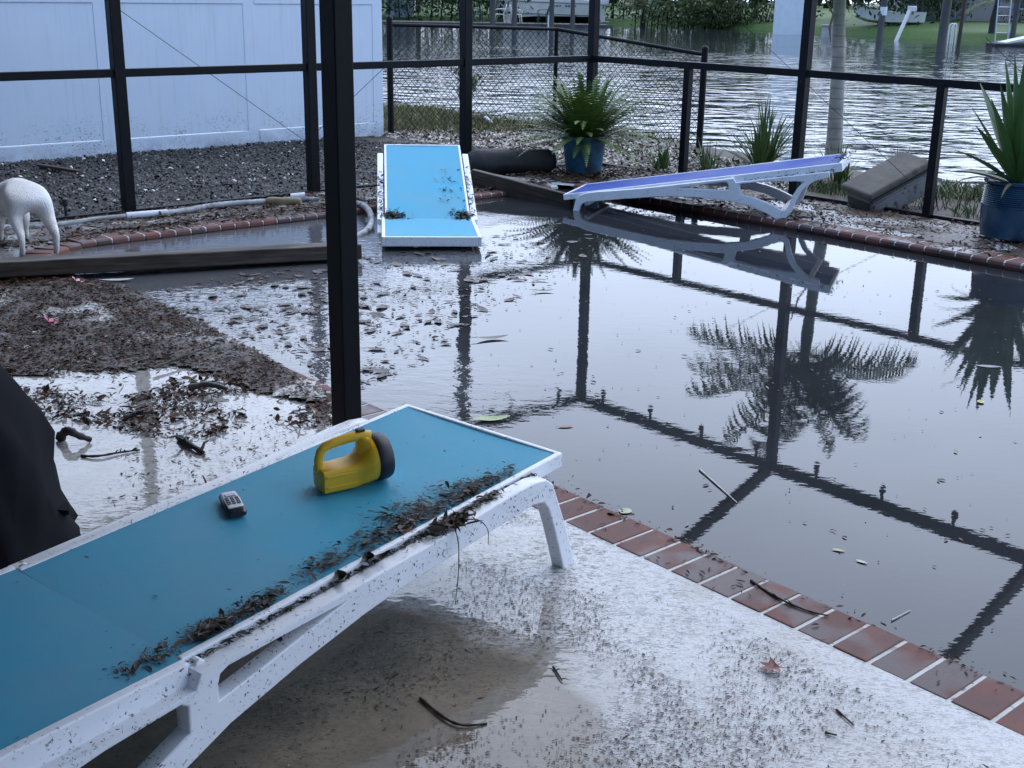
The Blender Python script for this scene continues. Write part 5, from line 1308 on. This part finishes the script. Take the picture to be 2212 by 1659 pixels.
# dock with chairs
t = thing('dock', 'low flooded dock under the white and green chairs', 'dock', TR(atD(1100, 58, 64)))
dc = atD(1105, 56, 64)
mb = MB()
for i in range(36): mb.box((dc.x - 8 + i * .36, dc.y, -.03), (.33, 2.2, .05))
build('deck_boards', mb, pile_m, t, world=True)
mb = MB(); mb.box((dc.x - 1.5, dc.y - 1.05, -.10), (13, .08, .16)); build('fascia', mb, pile_m, t, world=True)
def plastic_chair(label, p, rz, mat, grp):
    t = thing('patio_chair', label, 'chair', TR(p, rz), grp)
    mb = MB(); mb.box((0, 0, .41), (.46, .44, .03)); build('seat', mb, mat, t, bevel=.01)
    mb = MB()
    for i in range(7):
        y = -.19 + i * .063; hh = .80 + .06 * math.cos(y * 7); mb.bar((-.20, y, .42), (-.33, y, hh), .045, .012)
    mb.tube(catmull([(-.20, -.23, .42), (-.31, -.22, .72), (-.335, -.12, .86), (-.34, 0, .885), (-.335, .12, .86), (-.31, .22, .72), (-.20, .23, .42)]), .018, 8); build('backrest', mb, mat, t)
    for s in (-1, 1):
        mb = MB(); mb.tube(catmull([(-.29, s * .235, .66), (-.1, s * .26, .67), (.12, s * .26, .655), (.23, s * .245, .60), (.235, s * .235, .44)]), .022, 8, flat=.7); build('armrest', mb, mat, t, smooth=60)
        for x, dx in ((.2, .04), (-.19, -.05)): mb = MB(); mb.tube([(x, s * .21, .41), (x + dx, s * .235, 0)], [.026, .018], 8); build('leg', mb, mat, t)
grn = simple('dark_green_plastic', (.02, .06, .045), .45, .2, 5); wht = simple('white_resin_chair', (.80, .76, .70), .45, .06, 5)
G2 = 'plastic chairs on the flooded dock'
def dockpt(sx, D=64.0): p = atD(sx, 56, D); p.z = -.005; return p
plastic_chair('white plastic chair on the dock, left of the bucket', dockpt(1079), R(182), wht, G2)
plastic_chair('white plastic chair on the dock, right of the bucket', dockpt(1115), R(12), wht, G2)
plastic_chair('dark green plastic chair in front of the boat', dockpt(1172), R(170), grn, G2)
plastic_chair('dark green plastic chair at the left end of the dock', dockpt(1030), R(20), grn, G2)
t = thing('bucket', 'white bucket standing between the two white chairs', 'bucket', TR(dockpt(1096, 64.3)))
mb = MB(); mb.lathe([(.13, 0), (.16, .36), (.17, .37), (.17, .39), (.15, .39), (.12, .02), (0, .02)], 20); build('pail', mb, wht, t, smooth=40)
mb = MB(); mb.tube([(.165 * math.cos(a_), -.02, .37 - .14 * math.sin(a_)) for a_ in np.linspace(0, math.pi, 9)], .006, 5); build('handle', mb, grn, t)

# boat on a lift, bow to the left
b_bow = atD(1068, 10, 69); b_st = atD(1308, 30, 68)
Lb = (Vector((b_st.x, b_st.y, 0)) - Vector((b_bow.x, b_bow.y, 0))).length * .93
ba = math.atan2(b_st.y - b_bow.y, b_st.x - b_bow.x)
kz = .02
t = thing('motor_boat', 'white motor boat with an outboard raised on a lift across the canal', 'boat', TR((b_bow.x, b_bow.y, kz), ba))
gel = simple('cream_white_gelcoat', (.84, .77, .64), .3, .06, 2); blk = simple('black_bottom_paint', (.012, .013, .016), .6, .2, 3)
def hull_ring(x, s):
    """half-breadths of a deep-V hull: keel, chine, sheer"""
    bw = 1.15 * min(1, (1 - (1 - s) ** 2.6)); keel = .0 + .95 * max(0, (.22 - s) / .22) ** 1.6; ch = keel + .22 * min(1, s * 2.2) + .05; sh = 1.42 - .34 * s
    cb = bw * .80
    return [(x, 0, keel), (x, cb * .5, keel + (ch - keel) * .5), (x, cb, ch), (x, bw * .95, ch + (sh - ch) * .5), (x, bw, sh), (x, bw * .9, sh + .03), (x, -bw * .9, sh + .03), (x, -bw, sh), (x, -bw * .95, ch + (sh - ch) * .5), (x, -cb, ch), (x, -cb * .5, keel + (ch - keel) * .5)]
rings = []; ss = [.0, .03, .08, .15, .25, .4, .6, .8, 1.0]
for s in ss: rings.append([Vector(p) for p in hull_ring(Lb * s + (-.5 * max(0, .1 - s) * 0), s if s > 0 else .004)])
for i, r_ in enumerate(rings):                                       # raked stem
    for p in r_: p.x -= .55 * max(0, (p.z - .3)) * max(0, 1 - ss[i] * 5)
mb = MB(); mb.rings(rings); o = build('hull', mb, [gel, blk], t, smooth=40)
for pl in o.data.polygons:
    if sum(o.data.vertices[i].co.z for i in pl.vertices) / len(pl.vertices) < .30: pl.material_index = 1
for z_, w_ in ((1.02, .03), (.42, .035)):
    mb = MB(); mb.tube([(Lb * s, -(1.15 * (1 - (1 - s) ** 2.6) * (.985 if z_ > .8 else .90)) - .012, z_ - .1 * s) for s in (.2, .3, .4, .55, .7, .85, .99)], w_, 6, flat=.5); build('rub_rail' if z_ > .8 else 'boot_stripe', mb, simple('dark_hull_stripe_%d' % int(z_ * 100), (.05, .06, .08), .4, .1), t)
mb = MB()
for i, w_ in enumerate((.16, .12, .15, .13, 0, .17, .14, .16, .12)):
    if w_: mb.box((Lb * .58 + i * .16, -1.135, .80), (w_ * .8, .01, .075))
build('hull_lettering', mb, simple('dark_hull_letters', (.06, .07, .09), .5, .1), t)
mb = MB(); mb.box((Lb * .48, 0, 1.62), (1.5, 1.3, .55)); mb.box((Lb * .48 - .2, 0, 2.2), (1.0, 1.2, .6)); build('cabin', mb, gel, t, bevel=.15)
mb = MB(); mb.tube([(Lb * s, -(1.15 * (1 - (1 - s) ** 2.6)) * .93, 1.9 - .2 * s) for s in (.04, .12, .22, .36)], .02, 6)
for s in (.06, .2, .36): mb.tube([(Lb * s, -(1.15 * (1 - (1 - s) ** 2.6)) * .93, 1.35), (Lb * s, -(1.15 * (1 - (1 - s) ** 2.6)) * .93, 1.88 - .2 * s)], .016, 6)
build('bow_rail', mb, M['white_clean'], t)
mb = MB(); mb.rings([[Vector((Lb + .05 + dx, y, z)) for y, z in ((-.28, 1.5), (.28, 1.5), (.24, .85), (-.24, .85))] for dx in (0, .55)]); build('outboard_cowl', mb, wht, t, bevel=.08)
mb = MB(); mb.rings([[Vector((Lb + .15 + z * .08 + a_ * w_, b_ * .12, z)) for a_, b_ in ((-1, -1), (1, -1), (1, 1), (-1, 1))] for z, w_ in ((.9, .2), (.4, .17), (.0, .26), (-.30, .18))]); mb.box((Lb + .3, 0, .02), (.7, .3, .04)); mb.tube([(Lb + .35, 0, -.05), (Lb + .75, 0, -.05)], [.09, .05], 10); build('outboard_leg', mb, wht, t, bevel=.02)
mb = MB()
for x in (Lb * .25, Lb * .8): mb.box((x, 0, -.12), (.2, 3.4, .2)); mb.box((x, -1.0, .10), (.14, .12, .5)); mb.box((x, 1.0, .10), (.14, .12, .5))
build('lift_cradle', mb, blk, t)

# vegetation on the far bank
DG = [(.022, .040, .014), (.035, .060, .020), (.05, .075, .025), (.016, .030, .012)]
MG = [(.05, .085, .025), (.075, .115, .03), (.035, .06, .02), (.10, .12, .04)]
YG = [(.10, .12, .035), (.14, .14, .05), (.07, .10, .03), (.17, .15, .06)]
def tree(label, x, y, h, rad, n, pal, trunk=True, cat='tree', name='tree', s=(.12, .34), drop=0):
    t = thing(name, label, cat, TR((x, y, .1)), 'trees on the far bank')
    mb = MB(); mb.tube([(0, 0, -.6), (.05, 0, h * .25), (-.05, .05, h * .55), (.1, 0, h * .85)], [.05 * h * .5, .04 * h * .45, .02 * h * .5, .01 * h * .4], 8)
    for i in range(6):
        a_ = random.uniform(0, 6.28); z0 = h * random.uniform(.2, .6); mb.tube([(0, 0, z0), (math.cos(a_) * rad * .4, math.sin(a_) * rad * .4, z0 + h * .15), (math.cos(a_) * rad * .8, math.sin(a_) * rad * .8, z0 + h * .25)], [.018 * h * .4, .012 * h * .4, .004 * h * .4], 6)
    build('trunk', mb, M['bark'], t)
    leaf_cloud('crown', t, (0, 0, h * .54), (rad, rad, h * .50), n, s[0], s[1], pal, drop, clumps=max(12, n // 45))
T_ = [('dense dark tree behind the white shed at the far left', -10.5, 76, 8, 3.4, 2600, DG), ('dark tree behind the left end of the dock', -5.8, 73.5, 8, 3.2, 2600, DG), ('tall dark tree behind the bow of the boat', -1.5, 77, 9, 3.4, 2600, DG), ('dark tree behind the middle of the boat', 3.0, 79, 8.5, 3.6, 2400, DG),
      ('mid green bushy tree right of the boat outboard', 7.4, 71, 6.5, 2.6, 2600, MG), ('yellowish loose tree hanging over the water right of the boat', 9.3, 66.5, 4.2, 2.0, 2400, YG), ('dark green tree behind the yellowish one', 11.2, 73, 8, 3.0, 2600, DG), ('bushy tree left of the white wall', 12.6, 68, 6, 2.3, 2400, MG),
      ('round dark green tree just right of the palm trunk', 16.3, 57.5, 5.2, 2.3, 3200, DG), ('dense dark tree behind the banded piling', 18.8, 60, 6.5, 2.6, 3000, DG), ('dark tree behind the palm trunk', 14.6, 66, 7, 2.6, 2400, DG), ('mid green tree in front of the grey house', 20.8, 63, 4.6, 1.8, 1800, MG),
      ('low dark shrub at the foot of the pinkish house wall', 24.9, 62.5, 1.1, 1.2, 900, DG), ('low shrub under the dark window of the house', 28.3, 61.5, 1.0, 1.3, 900, MG), ('tall tree rising behind the house', 26, 78, 9, 4.2, 2600, DG), ('tall tree beyond the right end of the house', 36, 76, 9, 4.5, 2400, DG)]
for lb_, x, y, h, rad, n, pal in T_:
    low = h < 2
    tree(lb_, x, y, h, rad, n, pal, cat='shrub' if low else 'tree', name='shrub' if low else 'tree', s=(.06, .16) if low else (.14, .36))
# low hedge of ferny growth along the water right of the boat
t = thing('hedge', 'ragged green growth overhanging the water between the boat and the white wall', 'hedge', TR((9.4, 63.9, -.15)))
mb = MB()
for i in range(26):
    x = -3.5 + i * .27; mb.tube([(x, .3, -.5), (x + random.uniform(-.2, .2), 0, .7), (x + random.uniform(-.4, .4), -.2, 1.5)], [.04, .03, .01], 5)
build('stems', mb, M['bark'], t); leaf_cloud('foliage', t, (0, 0, .75), (3.8, .9, .75), 5200, .07, .24, MG + YG + DG, clumps=130)
t = thing('hedge', 'dark tangled growth along the bank behind the dock and the boat', 'hedge', TR((-2, 68.8, 0)))
mb = MB()
for i in range(40):
    x = -11 + i * .55; mb.tube([(x, .3, -.5), (x + random.uniform(-.2, .2), 0, 1.0), (x + random.uniform(-.4, .4), -.2, 2.2)], [.05, .04, .012], 5)
build('stems', mb, M['bark'], t); leaf_cloud('foliage', t, (0, 0, 1.2), (11.5, 1.1, 1.5), 9000, .10, .30, DG + DG + MG, clumps=240)
def bank_palm(label, x, y, h, n, L):
    t = thing('palm_tree', label, 'palm tree', TR((x, y, .0)), 'palms on the far bank')
    mb = MB(); mb.tube([(0, 0, -.4), (0, 0, h * .5), (.1, 0, h)], [.16, .12, .1], 10); build('trunk', mb, M['bark'], t)
    for i in range(n): mb = MB(); palm_frond(mb, (.1, 0, h), random.uniform(0, 6.28), R(random.uniform(-5, 65)), L * random.uniform(.8, 1.1), random.uniform(1.2, 2.2), .55); build('frond', mb, M['iris'] if random.random() < .75 else M['dry'], t)
bank_palm('small palm with drooping pale fronds at the waterline right of the boat', 6.4, 65.3, .75, 13, 1.7)
bank_palm('small palm with drooping fronds left of the white wall', 9.9, 64.4, .85, 12, 1.8)
bank_palm('young palm in front of the leaning white pole', 19.2, 51.6, 1.5, 11, 1.7)

# white walls, seawall blocks, skiff, leaning pole, rails, ladder, house
def blockthing(name, label, cat, p, size, mat, rz=0, bevel=.02, parts=()):
    t = thing(name, label, cat, TR(p, rz)); mb = MB(); mb.box((0, 0, size[2] / 2), size); build('wall', mb, mat, t, bevel=bevel)
    for nm, c, s, m_ in parts: mb = MB(); mb.box(c, s); build(nm, mb, m_, t, bevel=.01)
    return t
wl_ = atD(1712, 66, 56)
blockthing('privacy_fence', 'tall white fence end standing in the water across the canal', 'fence', (wl_.x, wl_.y, -.5), (1.55, .12, 3.1), M['white_clean'], R(-6), parts=[('post', (-.78, 0, 1.6), (.14, .16, 3.2), M['white_clean']), ('rail', (0, -.075, 2.9), (1.5, .03, .14), M['white_clean'])])
sh = atD(866, 48, 70)
blockthing('shed', 'pale grey shed at the left end of the far bank', 'shed', (sh.x, sh.y, -.45), (1.5, 1.6, 2.9), simple('pale_shed_wall', (.50, .52, .55), .6, .06, 2), 0, parts=[('door', (.1, -.82, 1.0), (.7, .04, 1.9), simple('grey_shed_door', (.40, .42, .45), .5, .06, 3)), ('roof', (0, 0, 2.68), (1.9, 2.0, .14), pile_m)])
cb = atD(1788, 74, 53)
blockthing('seawall_cap', 'pale concrete block at the waterline behind the palm trunk', 'concrete block', (cb.x, cb.y, -.4), (.42, .5, .72), simple('pale_concrete', (.42, .40, .37), .8, .12, 4), parts=[('cap', (0, 0, .75), (.5, .58, .08), simple('concrete_cap', (.36, .32, .29), .8, .12, 4))])
lp = atD(1940, 74, 50); lq = atD(1966, 20, 50.4)
t = thing('leaning_pole', 'white pole leaning out of the water near the far lawn', 'pole', TR(lp)); mb = MB(); mb.tube([lp + Vector((-.1, 0, -.4)), lq], .075, 10); build('shaft', mb, wht, t, world=True, smooth=50); mb = MB(); mb.box(tuple(lq + Vector((.08, 0, .02))), (.34, .14, .2)); build('bracket', mb, wht, t, world=True, bevel=.02)
sk_ = atD(1925, 32, 58)
t = thing('skiff', 'small white skiff pulled up on the far lawn behind the palm', 'boat', TR((sk_.x, sk_.y, .35), R(8)))
mb = MB(); mb.rings([[Vector((x, -w_, .55 + r_)), Vector((x, -w_ * .8, .1 + r_)), Vector((x, 0, r_)), Vector((x, w_ * .8, .1 + r_)), Vector((x, w_, .55 + r_)), Vector((x, w_ * .9, .55 + r_)), Vector((x, 0, .3 + r_)), Vector((x, -w_ * .9, .55 + r_))] for x, w_, r_ in ((-1.7, .05, .28), (-1.2, .42, .1), (-.3, .62, 0), (1.4, .62, 0))]); build('hull', mb, wht, t, smooth=40)
mb = MB(); mb.box((-.3, 0, .48), (.25, 1.1, .05)); mb.box((.7, 0, .48), (.25, 1.1, .05)); build('bench', mb, wht, t)
hr = atD(2053, 92, 48)
t = thing('handrail', 'white looped swim ladder handrail at the edge of the far lawn', 'handrail', TR((hr.x, hr.y, -.12)))
for s in (-.07, .09):
    mb = MB(); mb.tube(catmull([(s - .06, s, -.4), (s - .06, s, .52), (s, s, .70), (s + .09, s, .66), (s + .11, s, .3), (s + .11, s, -.3)]), .028, 8); build('rail', mb, wht, t, smooth=60)
l0, l1 = atD(2163, 92, 48), atD(2170, -40, 48.6)
alu = simple('bare_aluminium', (.50, .51, .53), .35, .1, 6, metal=.6)
t = thing('ladder', 'tall aluminium ladder standing on the right end of the far lawn', 'ladder', TR((l0.x, l0.y, -.12)))
ldx = (l1.x - l0.x); hl = l1.z + .12
for s in (-.24, .24): mb = MB(); mb.bar((s, 0, -.3), (s + ldx, .4, hl), .035, .075); build('side_rail', mb, alu, t)
for i in range(9):
    z = .1 + i * .31; q = ldx * z / hl; mb = MB(); mb.tube([(-.24 + q, .4 * z / hl, z), (.24 + q, .4 * z / hl, z)], .018, 8); build('rung', mb, alu, t)
piling('dark piling behind the aluminium ladder', 2186, 80, 50, 11, 3.2, .1)
rb = atD(2196, 98, 46)
t = thing('floating_dock', 'half sunk dark float with a white ramp at the right edge of the canal', 'floating dock', TR((rb.x - .2, rb.y, -.1)))
mb = MB(); mb.box((.1, 0, .02), (1.7, 1.0, .16)); build('float', mb, blk, t, bevel=.04)
mb = MB(); mb.add([(-.35, -.4, .13), (1.5, -.4, .55), (1.5, .4, .55), (-.35, .4, .13), (-.35, -.4, .08), (1.5, -.4, .40), (1.5, .4, .40), (-.35, .4, .08)], [(0, 1, 2, 3), (4, 5, 6, 7), (0, 1, 5, 4), (1, 2, 6, 5), (2, 3, 7, 6), (3, 0, 4, 7)]); build('ramp', mb, wht, t)
# house across the canal
hx = atD(2135, 46, 64)
t = thing('house', 'low grey and pinkish house with a dark window across the far lawn', 'house', TR((hx.x, hx.y, .3)))
st1 = simple('pinkish_stucco', (.34, .28, .27), .85, .08, 2, .004, 40); st2 = simple('grey_board_wall', (.20, .20, .22), .8, .2, 2, .006, 10, stretch=(6, 6, .3)); st3 = simple('pale_grey_wall', (.40, .41, .43), .8, .08, 2)
mb = MB(); mb.box((0, 1.5, 1.6), (2.3, 3, 3.4)); build('pinkish_wall', mb, st1, t)
mb = MB(); mb.box((-2.15, 1.2, 1.45), (2.0, 2.6, 3.1)); build('board_wall', mb, st2, t)
mb = MB(); mb.box((-3.75, 1.8, 1.45), (1.2, 2.6, 3.1)); build('pale_wall', mb, st3, t)
mb = MB(); mb.box((3.6, 1.8, 1.6), (4.9, 3, 3.4)); build('right_wall', mb, st1, t)
mb = MB(); mb.box((2.6, .27, 1.75), (2.4, .06, 1.9)); w_ = build('window', mb, simple('dark_window_glass', (.02, .028, .034), .08, .1), t)
mb = MB(); mb.box((2.6, .22, .76), (2.6, .10, .07)); mb.box((2.6, .22, 2.74), (2.6, .10, .07)); mb.box((1.36, .22, 1.75), (.07, .10, 1.9)); mb.box((3.84, .22, 1.75), (.07, .10, 1.9)); mb.box((2.6, .225, 1.75), (.05, .09, 1.9)); build('frame', mb, st3, w_)
mb = MB(); mb.box((2.8, -.6, .12), (3.4, 1.6, .25)); build('terrace', mb, simple('terrace_concrete', (.32, .31, .30), .8, .1), t)
mb = MB(); mb.add([(-4.9, -.5, 3.2), (6.6, -.5, 3.2), (6.6, 4.0, 3.2), (-4.9, 4.0, 3.2), (-3.6, 1.7, 4.5), (5.3, 1.7, 4.5)], [(0, 1, 5, 4), (1, 2, 5), (2, 3, 4, 5), (3, 0, 4), (0, 3, 2, 1)]); build('roof', mb, simple('grey_shingle_roof', (.10, .10, .11), .8, .25, 6), t)
# far-off wood closing the horizon
Pw = np.stack([rng.uniform(-75, 110, 9000), rng.uniform(92, 112, 9000)], 1)
zw = rng.uniform(0, 1, 9000) * (6.5 + 4.5 * vnoise(Pw, .06, 77)) + .2
o = scatter('far_wood', np.hstack([Pw, zw[:, None]]), rng.uniform(.7, 2.0, 9000), M['foliage'], DG, .9, curl=.4); tag(o, 'far off line of dark trees behind the canal houses', 'wood', kind='stuff')
